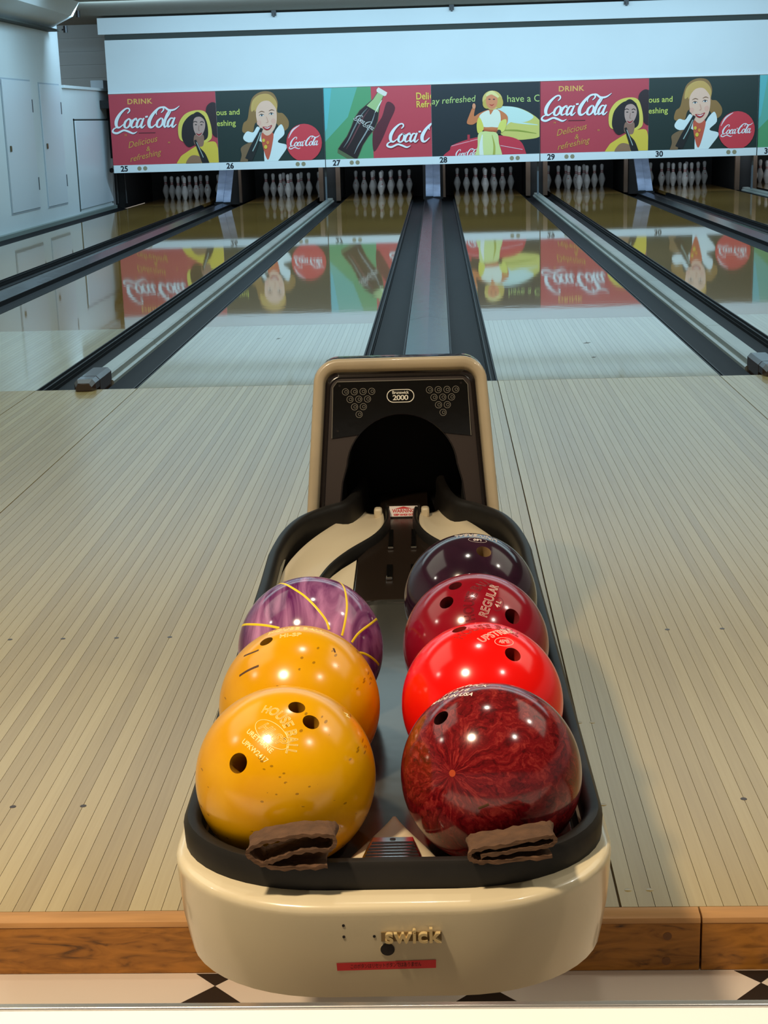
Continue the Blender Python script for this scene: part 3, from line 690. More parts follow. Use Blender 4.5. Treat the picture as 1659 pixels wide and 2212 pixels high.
def poster_B(parent):
    a = Art(convA(815, 772, 122, -24, 490, 0.04))
    a.poly([(700, 50), (1700, 50), (1700, 700), (700, 700)], GRN)
    a.text('ous and', 818, 268, 40, (206, 214, 96), 0.04, bold=0.01); a.text('eshing', 822, 342, 40, (206, 214, 96), 0.04, bold=0.01)
    a.poly([(1010, 400), (1015, 340), (1045, 310), (1060, 230), (1085, 160), (1150, 122), (1225, 130), (1262, 190), (1260, 260), (1300, 270), (1340, 320), (1335, 370), (1290, 390), (1240, 330), (1110, 330), (1080, 400)], (150, 112, 62), True)
    a.poly([(1075, 260), (1080, 190), (1130, 145), (1200, 140), (1250, 185), (1255, 240), (1200, 200), (1130, 215)], (206, 168, 92), True)
    a.poly([(1012, 440), (1040, 395), (1085, 400), (1120, 360), (1170, 420), (1215, 440), (1250, 380), (1290, 345), (1310, 410), (1262, 465), (1330, 490), (1290, 560), (1235, 620), (1170, 620), (1150, 470), (1050, 470)], (226, 238, 236), True)
    a.poly([(1150, 400), (1225, 400), (1225, 470), (1190, 590), (1150, 480)], (206, 92, 66), True)
    a.poly([(1108, 240), (1122, 196), (1170, 176), (1222, 190), (1250, 236), (1256, 300), (1246, 360), (1214, 408), (1182, 422), (1150, 396), (1122, 346), (1108, 296)], (238, 194, 168), True)
    a.poly([(1100, 262), (1096, 200), (1140, 150), (1200, 142), (1240, 180), (1258, 250), (1238, 220), (1200, 186), (1150, 190), (1118, 222)], (206, 164, 90), True)
    a.oval(1128, 335, 16, 18, (235, 180, 157)); a.oval(1232, 322, 16, 18, (235, 180, 157))
    for ex, ey in ((1148, 284), (1218, 274)): a.oval(ex, ey, 15, 6, (236, 232, 224), -0.1); a.oval(ex, ey, 6, 6, (46, 60, 74)); a.stroke([(ex - 19, ey + 2), (ex - 4, ey - 8), (ex + 17, ey - 3)], [2, 5, 2], (70, 46, 36))
    a.stroke([(1126, 266), (1146, 256), (1168, 262)], [2, 5, 3], (122, 82, 48)); a.stroke([(1200, 254), (1220, 245), (1240, 252)], [3, 5, 2], (122, 82, 48))
    a.poly([(1154, 362), (1180, 362), (1190, 364), (1200, 358), (1222, 350), (1208, 376), (1186, 386), (1166, 378)], (178, 40, 46), True); a.stroke([(1166, 366), (1190, 371), (1212, 359)], [2, 6, 2], (246, 244, 240))
    a.stroke([(1182, 292), (1193, 326), (1180, 333)], [2, 3, 2], (212, 156, 130))
    a.oval(1160, 455, 10, 12, YEL); a.oval(1190, 470, 10, 12, (226, 150, 60)); a.oval(1175, 500, 12, 14, YEL)
    a.poly([(985, 625), (1000, 560), (995, 510), (1035, 480), (1080, 470), (1095, 520), (1060, 560), (1030, 625)], (128, 100, 70), True)
    a.stroke([(1148, 372), (1125, 420), (1090, 500), (1050, 590)], [20, 26, 50, 54], (24, 26, 28)); a.stroke([(1138, 400), (1110, 470), (1080, 530)], 7, (150, 176, 170))
    a.oval(1453, 470, 128, 130, (214, 62, 74)); a.stroke([(1340, 440), (1370, 385), (1420, 350)], [3, 12, 3], (240, 220, 222))
    a.script(1348, 498, 15.6, WHT, 0.06, lw=1.05)
    return a.finish('printed_poster', parent, 0.002, PW - 0.004, 0.645, 1.70, -0.004)
def bottle(a, P, Q, k):
    """drink bottle from crown P to base Q, k = body width"""
    dx, dy = Q[0] - P[0], Q[1] - P[1]; L_ = math.hypot(dx, dy); ux, uy = dx / L_, dy / L_; nx, ny = -uy, ux
    prof = [(0, .20), (.04, .22), (.06, .17), (.16, .2), (.28, .36), (.38, .50), (.5, .54), (.62, .47), (.75, .44), (.88, .5), (.95, .52), (1.0, .44)]
    def shape(s_, t0, t1, c):
        pts = [(t, w_) for t, w_ in prof if t0 <= t <= t1]
        L1 = [(P[0] + dx * t + nx * w_ * k * s_, P[1] + dy * t + ny * w_ * k * s_) for t, w_ in pts]
        R1 = [(P[0] + dx * t - nx * w_ * k * s_, P[1] + dy * t - ny * w_ * k * s_) for t, w_ in pts][::-1]
        a.poly(L1 + R1, c)
    shape(1.06, 0, 1, (90, 104, 70)); shape(1.0, 0.16, .95, (34, 18, 24)); shape(0.9, 0, .28, (168, 196, 134)); shape(1.25, 0, .06, (232, 226, 214))
    for o_, c in ((-.28, (150, 160, 160)), (.18, (110, 60, 66)), (.33, (120, 132, 130))):
        a.stroke([(P[0] + dx * t + nx * o_ * k * w_, P[1] + dy * t + ny * o_ * k * w_) for t, w_ in ((.3, .7), (.42, 1.), (.6, 1.0), (.78, .9), (.9, 1.))], [2, 7, 9, 7, 2], c)
    a.stroke([(P[0] + dx * t + nx * -.2 * k, P[1] + dy * t + ny * -.2 * k) for t in (.12, .2, .3)], [4, 9, 4], (226, 238, 214))
def poster_C(parent):
    a = Art(convA(40, 760, 100, -22, 500, 0.0))
    a.poly([(-40, 40), (900, 40), (900, 700), (-40, 700)], (200, 66, 80))
    a.poly([(-40, 40), (376, 40), (386, 700), (-40, 700)], (86, 158, 108))
    a.poly([(-40, 40), (300, 40), (210, 300), (-40, 560)], (98, 176, 160)); a.poly([(-40, 40), (110, 40), (60, 380), (-40, 520)], (96, 186, 190))
    a.poly([(490, 195), (545, 235), (500, 340), (440, 470), (386, 540), (386, 400), (450, 300)], (92, 30, 44), True)
    bottle(a, (462, 112), (185, 585), 142)
    a.script(258, 308, 11.2, (206, 206, 200), -0.62, 3); a.script(322, 352, 11.2, (206, 206, 200), -0.62, 3, 0.9)
    a.text('Deli', 692, 158, 50, (236, 200, 80), 0.02, bold=0.02, sx=0.82); a.text('cious', 790, 154, 50, (236, 200, 80), 0.02, bold=0.02, sx=0.82)
    a.text('Refr', 693, 214, 46, (236, 200, 80), 0.02, bold=0.02, sx=0.86); a.text('eshing', 792, 210, 46, (236, 200, 80), 0.02, bold=0.02, sx=0.86)
    a.script(492, 482, 32, (150, 40, 56), 0.02, 5); a.script(489, 478, 32, WHT, 0.02, 5, 1.1)
    return a.finish('printed_poster', parent, 0.004, PW - 0.002, 0.645, 1.70, -0.004)
def poster_D(parent):
    a = Art(convA(805, 780, 76, -24, 500, 0.0))
    a.poly([(700, 0), (1700, 0), (1700, 700), (700, 700)], (22, 34, 42))
    a.text('ay refreshed', 806, 192, 46, (186, 210, 120), 0.07, 0.2, sx=1.0); a.text('have a C', 1348, 172, 50, (186, 210, 120), 0.02)
    a.poly([(1280, 240), (1330, 222), (1430, 232), (1520, 270), (1590, 330), (1590, 425), (1500, 450), (1400, 450), (1290, 400)], (214, 206, 110), True)
    a.poly([(1280, 238), (1340, 222), (1440, 236), (1540, 290), (1480, 330), (1380, 330), (1300, 380)], (206, 232, 222), True)
    a.stroke([(1310, 300), (1400, 330), (1570, 350)], [6, 14, 4], (206, 232, 222)); a.stroke([(1300, 390), (1420, 390), (1560, 410)], [6, 12, 4], (150, 160, 60))
    a.poly([(925, 590), (935, 525), (960, 490), (1120, 440), (1300, 425), (1440, 460), (1490, 560), (1500, 590)], (206, 52, 72), True)
    a.stroke([(945, 500), (1120, 455), (1140, 450)], 6, (236, 150, 160)); a.poly([(1062, 420), (1080, 420), (1080, 465), (1062, 465)], (190, 50, 66))
    a.script(972, 574, 11.8, WHT, 0.06, lw=1.1); a.stroke([(1300, 495), (1460, 522)], 4, (236, 200, 206))
    a.poly([(1060, 340), (1075, 290), (1105, 225), (1122, 225), (1112, 290), (1150, 270), (1200, 250), (1250, 240), (1300, 250), (1352, 290), (1345, 350), (1300, 400), (1190, 400), (1150, 330), (1100, 350)], (214, 124, 74), True)
    a.poly([(1150, 290), (1215, 250), (1230, 280), (1262, 240), (1300, 270), (1296, 360), (1240, 366), (1170, 360)], (232, 236, 216), True)
    a.poly([(1130, 350), (1145, 300), (1165, 320), (1180, 380), (1140, 410)], (226, 214, 90), True); a.poly([(1300, 330), (1345, 315), (1330, 390), (1280, 400)], (226, 222, 110), True)
    a.poly([(1150, 405), (1270, 405), (1290, 480), (1302, 590), (1125, 590), (1135, 500)], (220, 226, 150), True); a.stroke([(1170, 420), (1160, 500), (1165, 580)], [6, 26, 30], (236, 240, 226)); a.stroke([(1240, 420), (1256, 500), (1250, 585)], [3, 14, 18], (180, 180, 80))
    a.oval(1245, 180, 72, 66, (222, 196, 112)); a.oval(1205, 205, 30, 34, (206, 176, 84)); a.oval(1292, 195, 30, 40, (206, 176, 84))
    a.oval(1240, 185, 42, 56, (226, 140, 96)); a.stroke([(1222, 208), (1240, 216), (1258, 206)], [2, 8, 2], (190, 50, 44))
    for ex in (1224, 1256): a.oval(ex, 174, 8, 4, (60, 50, 50))
    a.stroke([(1200, 150), (1240, 128), (1290, 160)], [14, 26, 14], (236, 222, 150))
    a.oval(1290, 400, 16, 16, (60, 60, 50)); a.stroke([(1180, 385), (1240, 392), (1280, 388)], 12, (196, 96, 56))
    a.oval(1112, 222, 12, 20, (226, 150, 110))
    return a.finish('printed_poster', parent, 0.002, PW - 0.004, 0.645, 1.70, -0.004)
pos = [poster_A, poster_B, poster_C, poster_D]
desc = ['red poster with white script and a woman in a yellow hood', 'dark green poster with a smiling blonde woman and red disc', 'teal and red poster with a large tilted bottle', 'black poster with a woman in a windblown yellow cape']
psrc = {}
for n in range(25, 32):
    x = PITCH / 2 * (n - 28)
    r = empty('mask_panel', (x, WY, 0)); tag(r, desc[(n - 25) % 4] + {25: ', far left', 26: ', left half', 27: ', left of centre', 28: ', centre', 29: ', right of centre', 30: ', right half', 31: ', cut off by the right edge'}[n], 'mask panel', 'masking panels above the pins')
    box('panel', 0.001, PW - 0.001, 0.0, 0.10, 0.527, 1.704, M['strip'], r)
    k = (n - 25) % 4
    if k in psrc:
        o = link('printed_poster', psrc[k].data, r); o.location = psrc[k].location
    else: psrc[k] = pos[k](r)
    xa = 0.006 if n % 2 == 1 else 0.0; xb = PW - (0.006 if n % 2 == 0 else 0.0)
    box('number_strip', xa, xb, -0.014, -0.0005, 0.527, 0.643, M['strip'], r, 0.002)
    vs, fs = text_geo('%d' % n, 0.115, 0.0, 0.004)
    b = MB(); tx = 0.17
    b.add([(tx + v[0], -0.0150, 0.585 + v[1]) for v in vs], fs); b.build('lane_number', M['ink_num'], r, 0)
    for dx in ((0.405, 0.495) if n % 2 == 1 else (1.215, 1.305)):
        b = MB(); b.prism([(0.032 * math.cos(j * PI / 10), 0.032 * math.sin(j * PI / 10)) for j in range(20)], lambda p, q: (dx + p, -0.0145, 0.588 + q), lambda p, q: (dx + p, -0.018, 0.588 + q))
        b.build('indicator_disc', M['disc'], r, 0)
    if n % 2 == 1 and n > 25:
        box('joint_strip', 0.0, 0.007, -0.016, 0.0, 0.527, 1.704, M['gutter_edge'], r)

# ================================================================== BALL RETURN
RX, RY, RTH = 0.003, -5.4, 0.016
ret = empty('ball_return', (RX, RY, 0), RTH)
tag(ret, 'cream and black ball return: arched hood behind a rounded ball rack', 'ball return')
# --- rack outline (plan), from the right back round the front to the left back
def outline(hw, front, rc, back_pts):
    pts = list(back_pts)
    pts += [(hw, y) for y in (0.9, 0.7, 0.5, 0.3, 0.1)]
    c = (hw - rc * 1.0, front + rc * 0.85)
    for k in range(0, 13):
        a = -PI / 2 * k / 12
        pts.append((c[0] + rc * math.cos(a), c[1] + rc * 0.85 * math.sin(a)))
    return pts + [(-x, y) for x, y in reversed(pts)]
rim_path = outline(0.249, -0.172, 0.17, catmull([(0.100, 1.66), (0.108, 1.56), (0.128, 1.455), (0.168, 1.405), (0.216, 1.32), (0.242, 1.20), (0.252, 1.05)], 5)[:-1])
def sweep(path, prof, closed_prof=True):
    rows = []
    n = len(path)
    for i, (x, y) in enumerate(path):
        a = path[max(i - 1, 0)]; b = path[min(i + 1, n - 1)]
        dx, dy = b[0] - a[0], b[1] - a[1]; d = math.hypot(dx, dy)
        nx, ny = -dy / d, dx / d         # path runs right-back -> front -> left-back : this normal points outward?
        rows.append([(x + nx * -o, y + ny * -o, z) for o, z in prof])
    return rows
rub = [(0.0, 0.398), (0.001, 0.424), (-0.004, 0.432), (-0.012, 0.433), (-0.019, 0.429), (-0.022, 0.420), (-0.022, 0.395), (-0.028, 0.362), (-0.004, 0.362)]
def outsign(path):
    # sign that makes +offset point away from the rack's centre
    i = len(path) // 4; a, b = path[i - 1], path[i + 1]; dx, dy = b[0] - a[0], b[1] - a[1]
    nx, ny = dy, -dx
    return 1 if (nx * path[i][0] + ny * path[i][1]) > 0 else -1
sg = outsign(rim_path)
b = MB(); b.rows(sweep(rim_path, [(o * sg, z) for o, z in rub]), closed=True, caps=True); rim = b.build('bumper_rim', M['rubber'], ret, 50)
rim['label'] = 'black rubber bumper round the rack'
# --- cream shell
shell_path = outline(0.2575, -0.207, 0.185, [(0.2575, 1.12)])
pr = [(-0.034, 0.4005), (-0.010, 0.4000), (-0.004, 0.3985), (-0.001, 0.395), (0.0, 0.391), (-0.0003, 0.387), (-0.0016, 0.36), (-0.004, 0.33), (-0.009, 0.300), (-0.013, 0.280), (-0.020, 0.276), (-0.022, 0.284), (-0.020, 0.388), (-0.030, 0.390)]
b = MB(); b.rows(sweep(shell_path, [(o * sg, z) for o, z in pr]), closed=True, caps=True); shell = b.build('rack_shell', M['cream'], ret, 45)
shell['label'] = 'cream moulded shell round the front of the rack'
# shell underside and pedestal
b = MB(); und = [(x * 0.92, y * 0.86 if y < 0 else y) for x, y in shell_path]
b.prism(und, lambda x, y: (x, y, 0.292), lambda x, y: (x, y, 0.300)); b.build('underside', M['frame_black'], ret, 0)
b = MB(); b.box(-0.13, 0.13, 0.52, 1.35, 0.0008, 0.292); b.build('pedestal', M['frame_black'], ret, 0, 0.01)
# --- front fittings on the shell
def fy(z):
    k = [(0.387, 0.0003), (0.36, 0.0016), (0.33, 0.004), (0.300, 0.009)]
    for (z1, o1_), (z0, o0) in zip(k, k[1:]):
        if z >= z0: return -0.2070 + o1_ + (o0 - o1_) * (z1 - z) / (z1 - z0)
    return -0.198
FY = fy(0.362)
b = MB()
vs, fs = text_geo('swick', 0.0235, 0.0, 0.0005, 0, 'CENTER', 1.06, 4)
badge = MB(); badge.add([(0.0220 + v[0] * 1.08, FY - 0.0048, 0.3645 + v[1]) for v in vs], fs)
bm_o = badge.mesh('letters', M['badge_gold'], 0)
letters = link('brand_letters', bm_o, shell)
so = letters.modifiers.new('solid', 'SOLIDIFY'); so.thickness = 0.005; so.offset = 0.0
box('letter_bar', -0.012, 0.054, FY - 0.0025, FY + 0.001, 0.3570, 0.3680, M['badge_back'], shell)
def disc_on_front(x, z, r_, mt, name, parent, dy=0.0):
    b = MB(); b.prism([(r_ * math.cos(j * PI / 12), r_ * math.sin(j * PI / 12)) for j in range(24)], lambda p, q: (x + p, fy(z + q) - 0.0006 - dy, z + q), lambda p, q: (x + p, fy(z + q) + 0.002, z + q)); return b.build(name, mt, parent, 0)
disc_on_front(-0.0054, 0.3445, 0.0086, M['cream'], 'button_ring', shell)
disc_on_front(-0.0054, 0.3455, 0.0078, M['ink'], 'reset_hole', shell, 0.0006)
for x, z in ((-0.0528, 0.3763), (-0.0528, 0.3622), (-0.0195, 0.3622)): disc_on_front(x, z, 0.0016, M['ink'], 'screw_hole', shell)
b = MB(); b.add([(-0.0618, fy(.318) - 0.0008, 0.3180), (0.0472, fy(.320) - 0.0008, 0.3200), (0.0474, fy(.3312) - 0.0008, 0.3312), (-0.0622, fy(.3286) - 0.0008, 0.3286)], [(0, 1, 2, 3)])
st = b.build('warning_tape', M['red_tape'], shell, 0); st['label'] = 'red tape strip with black Japanese lettering'
vs, fs = text_geo('このボタンはリセットボタンではありません', 0.0062, 0.0, 0.0, 0, 'CENTER', 0.92, 2)
w0 = max(v[0] for v in vs) - min(v[0] for v in vs)
b = MB(); b.add([(-0.008 + v[0] * 0.078 / w0, fy(0.3245 + v[1] * 1.15) - 0.0013, 0.3245 + v[1] * 1.15 + v[0] * 0.02) for v in vs], fs); b.build('tape_lettering', M['ink'], st, 0)
# --- tray
def hwid(y):
    if y < 0.0:
        t_ = min(1, max(0, (y + 0.150) / 0.150)); return 0.075 + 0.151 * math.sqrt(max(0, 1 - (1 - t_) ** 2))
    if y > 1.0:
        t_ = min(1, (y - 1.0) / 0.5); return 0.226 - 0.116 * t_ ** 1.7
    return 0.226
def tz(x):
    ax = abs(x)
    if ax < 0.03: return 0.376
    if ax < 0.124: k = (ax - 0.03) / 0.094; return 0.376 - 0.0205 * (0.5 - 0.5 * math.cos(PI * k))
    k = min(1, (ax - 0.124) / 0.10); return 0.3555 + 0.016 * k * k
rows = []
ys = [-0.150 + 0.150 * (k / 10) ** 1.6 for k in range(11)] + [0.05 * k for k in range(1, 20)]
for y in ys:
    rows.append([(hwid(y) * t_, y, tz(hwid(y) * t_)) for t_ in [j / 24 - 1 for j in range(49)]])
b = MB(); b.rows(rows); tray = b.build('tray', M['tray'], ret, 60); tray['label'] = 'dark shiny tray that the balls lie in'
so = tray.modifiers.new('solid', 'SOLIDIFY'); so.thickness = 0.006; so.offset = -1
# centre plate behind
b = MB()
b.prism([(-0.086, 0.93), (0.092, 0.93), (0.092, 1.20), (0.045, 1.36), (0.040, 1.60), (-0.034, 1.60), (-0.040, 1.36), (-0.086, 1.20)], lambda x, y: (x, y, 0.366), lambda x, y: (x, y, 0.3765)); pl = b.build('centre_plate', M['plate'], ret, 0, 0.002)
pl['label'] = 'dark brown centre plate with slots'
for x in (-0.021, 0.026):
    b = MB(); b.box(x - 0.006, x + 0.006, 1.06, 1.14, 0.377, 0.3800); o = b.build('slot', M['gloss_black'], pl, 0, 0.001)
    b = MB(); b.box(x - 0.006, x + 0.006, 1.045, 1.058, 0.377, 0.3830); b.build('slot_tip', M['chrome'], pl, 0, 0.002)
    b = MB(); b.box(x - 0.005, x + 0.005, 1.27, 1.40, 0.377, 0.379); b.build('slot', M['gloss_black'], pl, 0, 0.001)
    b = MB(); b.box(x - 0.006, x + 0.006, 1.255, 1.268, 0.377, 0.382); b.build('slot_tip', M['chrome'], pl, 0, 0.002)
# floor under the ramps
b = MB(); b.prism([(-0.222, 0.96), (0.222, 0.96), (0.222, 1.15), (0.15, 1.42), (0.10, 1.60), (-0.10, 1.60), (-0.15, 1.42), (-0.222, 1.15)], lambda x, y: (x, y, 0.352), lambda x, y: (x, y, 0.364)); b.build('ramp_base', M['frame_black'], ret, 0)
for s in (-1, 1):
    outer = catmull([(0.100, 1.585), (0.112, 1.47), (0.150, 1.38), (0.190, 1.26), (0.218, 1.12), (0.225, 0.98), (0.225, 0.80)], 5)
    inner = catmull([(0.042, 1.525), (0.040, 1.43), (0.062, 1.32), (0.112, 1.205), (0.142, 1.10), (0.160, 0.98), (0.172, 0.80)], 5)
    rows = []
    for (xo, yo), (xi, yi) in zip(outer, inner):
        rows.append([(s * (xi + (xo - xi) * t_), yi + (yo - yi) * t_, 0.3795 + 0.020 * (2 * t_ - 1) ** 2 * (1 if t_ > .5 else .5) - 0.006) for t_ in [j / 8 for j in range(9)]])
    rows = [r_ for r_ in rows if r_[0][1] > 0.955 or True]
    rows = [r_ for r_ in rows if r_[4][1] > 0.96]
    b = MB(); b.rows(rows)
    # little upright lip at the inner top end
    o = b.build('ramp', M['ramp'], ret, 60); o['label'] = 'ivory curved ramp on the %s' % ('left' if s < 0 else 'right')
    so = o.modifiers.new('solid', 'SOLIDIFY'); so.thickness = 0.005; so.offset = -1
    b = MB(); b.box(s * 0.052 - 0.009, s * 0.052 + 0.009, 1.508, 1.532, 0.372, 0.396); b.build('ramp_lip', M['ramp'], o, 40, 0.005)
    # black divider along the inner side
    dv = catmull([(0.034, 1.56), (0.030, 1.43), (0.052, 1.31), (0.104, 1.19), (0.136, 1.09), (0.156, 0.97), (0.168, 0.86)], 6)
    dv = [p for p in dv if p[1] > 0.962]
    rws = []
    for i, (x, y) in enumerate(dv):
        a_, c2 = dv[max(i - 1, 0)], dv[min(i + 1, len(dv) - 1)]; dx, dy = c2[0] - a_[0], c2[1] - a_[1]; d = math.hypot(dx, dy); nx, ny = -dy / d, dx / d
        rws.append([(s * (x + nx * q), y + ny * q, z) for q, z in [(-0.005, 0.366), (-0.005, 0.392), (-0.002, 0.396), (0.002, 0.396), (0.005, 0.392), (0.005, 0.366)]])
    b = MB(); b.rows(rws, closed=True, caps=True); b.build('divider', M['rubber'], ret, 50)
    # lower ivory patch between divider and centre plate
    b = MB(); b.prism([(s * 0.088, 0.955), (s * 0.088, 1.185), (s * 0.115, 1.125), (s * 0.138, 1.06), (s * 0.150, 0.955)], lambda x, y: (x, y, 0.366), lambda x, y: (x, y, 0.3765)); b.build('ramp_patch', M['ramp'], ret, 0)
# --- blower nose with grille at the front
b = MB()
rows = []
for t_ in [k / 10 for k in range(11)]:
    y = 0.045 - 0.178 * t_; hw = 0.004 + 0.092 * t_ ** 1.1; zc = 0.381 + 0.028 * t_
    rows.append([(hw * q, y, zc - (zc - tz(hw) + 0.002) * abs(q) ** 4) for q in [j / 10 - 1 for j in range(21)]])
b.rows(rows); bl = b.build('blower_hood', M['ramp'], ret, 60); so = bl.modifiers.new('solid', 'SOLIDIFY'); so.thickness = 0.004; so.offset = -1
bl['label'] = 'ivory triangular blower housing at the rack front'
def G(u, t_, n):   # grille plane: u across, t_ towards the viewer, n up
    return (u, -0.052 - 0.083 * t_, 0.3985 + 0.0125 * t_ + n)
b = MB()
def quad_on(b, pts, n0, n1, mi=0): b.prism(pts, lambda u, t_: G(u, t_, n0), lambda u, t_: G(u, t_, n1), mi)
quad_on(b, [(-0.024, 0), (0.024, 0), (0.031, 0.55), (0.036, 1), (-0.036, 1), (-0.031, 0.55)], 0.0, 0.004)
gp = b.build('grille', M['chrome'], bl, 0, 0.001)
for k in range(6):
    t0 = 0.22 + 0.125 * k; hw = 0.021 + 0.012 * t0
    b = MB(); quad_on(b, [(-hw, t0), (hw, t0), (hw + 0.001, t0 + 0.055), (-hw - 0.001, t0 + 0.055)], 0.0042, 0.0047); b.build('slot', M['ink'], gp, 0) if False else None
    b.build('grille_slot', M['ink'], bl, 0)
b = MB(); b.prism([(0.0035 * math.cos(j * PI / 8), 0.045 * math.sin(j * PI / 8)) for j in range(16)], lambda u, t_: G(u, 0.1 + t_, 0.0041), lambda u, t_: G(u, 0.1 + t_, 0.0046)); b.build('screw', M['ink'], bl, 0)

# --- hood. Face plane coordinates: x across, s up the face, n out towards the viewer
OY, OZ = 1.43, 0.40
ESY, ESZ = 0.263, 0.9648
XC = 0.004
def F(x, s, n=0.0): return (XC + x, OY + ESY * s - ESZ * n, OZ + ESZ * s + ESY * n)
def frame_shape(hb_, ht, s0, s1, rc, n=8):
    """rounded-top outline open at the bottom: right bottom -> top -> left bottom"""
    w_ = lambda s: hb_ + (ht - hb_) * (s - 0.0) / 0.34
    pts = [(w_(s0 + (s1 - rc - s0) * k / 6), s0 + (s1 - rc - s0) * k / 6) for k in range(6)]
    cx = w_(s1 - rc) - rc
    for k in range(n + 1):
        a = PI / 2 * k / n; pts.append((cx + rc * math.cos(a), s1 - rc + rc * math.sin(a)))
    return pts + [(-x, s) for x, s in reversed(pts)]
SB = -0.412
o1 = frame_shape(0.2055, 0.181, SB, 0.340, 0.052)
o2 = frame_shape(0.1985, 0.174, SB, 0.333, 0.046)
o3 = frame_shape(0.190, 0.166, SB, 0.322, 0.036)
o4 = frame_shape(0.1835, 0.159, SB, 0.314, 0.030)
hood = MB()
hood.rows([[F(x, s, -0.02) for x, s in o1], [F(x, s, -0.004) for x, s in o1], [F(x * 0.992, s - 0.002 if s > 0.2 else s, 0.003) for x, s in o1], [F(x, s, 0.005) for x, s in o2], [F(x, s, 0.001) for x, s in o3], [F(x, s, -0.008) for x, s in o4]])
bz = hood.build('hood_bezel', M['bezel'], ret, 60); bz['label'] = 'cream rounded frame round the hood opening'
so = bz.modifiers.new('solid', 'SOLIDIFY'); so.thickness = 0.004; so.offset = 0
# hood body running back
body = MB()
rws = []
for k, (dn, kx, dz) in enumerate([(0.02, 1.0, 0.0), (0.07, 1.0, 0.004), (0.13, 0.995, 0.016), (0.20, 0.98, 0.04), (0.30, 0.95, 0.09), (0.36, 0.90, 0.15)]):
    row = []
    for x, s in o1:
        p = F(x * kx, s, 0)
        y = p[1] + dn; z = p[2] - dz * max(0, (s + 0.412) / 0.752)
        row.append((p[0], y, max(0.0008, z)))
    rws.append(row)
body.rows(rws)
bk = rws[-1]; body.add(bk, [tuple(range(len(bk)))])
hbod = body.build('hood_body', M['hood_body'], ret, 50)
# dark inner frame
fr = MB(); o5 = frame_shape(0.172, 0.148, SB, 0.302, 0.024)
fr.rows([[F(x, s, -0.006) for x, s in o4], [F(x, s, -0.012) for x, s in frame_shape(0.178, 0.154, SB, 0.308, 0.027)], [F(x, s, -0.010) for x, s in o5], [F(x, s, -0.018) for x, s in o5]])
fr.build('inner_frame', M['frame_black'], ret, 60)
# face plate with the arch
arch = []
for k in range(0, 25):
    a = PI * k / 24
    arch.append((0.112 * math.cos(a) * (1 + 0.06 * (1 - math.sin(a))), 0.112 + 0.109 * math.sin(a)))
legR = [(0.1345, 0.045), (0.129, 0.075)]
archL = [(0.1345, -0.41)] + [(0.1345, 0.03)] + [(0.129, 0.075)] + arch + [(-0.129, 0.075), (-0.1345, 0.03), (-0.1345, -0.41)]
full = frame_shape(0.1735, 0.1495, SB, 0.303, 0.024)
rows_poly = full + list(reversed([(x, s) for x, s in archL]))
# back plate (brown) as one concave piece
b = MB(); pp = [(x, s) for x, s in full] + [(x, s) for x, s in reversed(archL)]
b.prism(pp, lambda x, s: F(x, s, -0.024), lambda x, s: F(x, s, -0.0155)); bp_ = b.build('side_panel', M['brown_panel'], ret, 0); bp_['label'] = 'brown panels either side of the arched opening'
# glossy upper plate
sT, sB_ = 0.2925, 0.171
up_pts = [(0.150, sB_), (0.1455, sT - 0.012), (0.136, sT), (-0.136, sT), (-0.1455, sT - 0.012), (-0.150, sB_)]
inner = [(x, s) for x, s in arch if s >= sB_ + 0.002]
b = MB(); b.prism(up_pts + list(reversed([(x * 1.0, s) for x, s in inner]))[::1], lambda x, s: F(x, s, -0.0155), lambda x, s: F(x, s, -0.0115)); face = b.build('face_plate', M['gloss_black'], ret, 0); face['label'] = 'glossy black plate with pin diagrams over the arch'
# thin edge line round the plate
b = MB(); b.tube([F(x, s, -0.0112) for x, s in up_pts], 0.0006, 6); b.build('plate_edge', M['grey_print'], face, 0)
b = MB(); b.tube([F(x, s, -0.0155) for x, s in archL[1:-1]], 0.0016, 6); b.build('arch_edge', M['frame_black'], face, 60)
for x, s in [(-0.137, 0.186), (-0.131, 0.284), (0.131, 0.284)]:
    b = MB(); b.tube([F(x, s, -0.0115), F(x, s, -0.0095)], 0.0026, 10); b.build('screw', M['frame_black'], face, 0)
def ring(cx, cs, r0, r1, name, mt, parent, n=24, nz=-0.0109, sx=1.0):
    b = MB(); rws = [[F(cx + sx * r_ * math.cos(2 * PI * j / n), cs + r_ * math.sin(2 * PI * j / n), nz) for j in range(n)] for r_ in (r0, r1)]
    b.rows(rws, closed=True); return b
for xs_, base in ((-0.0901, -1), (0.0911, 1)):
    for row in range(4):
        for i in range(4 - row):
            cx = xs_ + (i - (3 - row) / 2) * 0.0189; cs = 0.2706 - row * 0.0164
            b = ring(cx, cs, 0.0066, 0.0073, '', None, None)
            b2 = ring(cx + 0.0012, cs, 0.0027, 0.0033, '', None, None); b.add(b2.v, b2.f)
            b.build('pin_ring', M['grey_print'], face, 0)
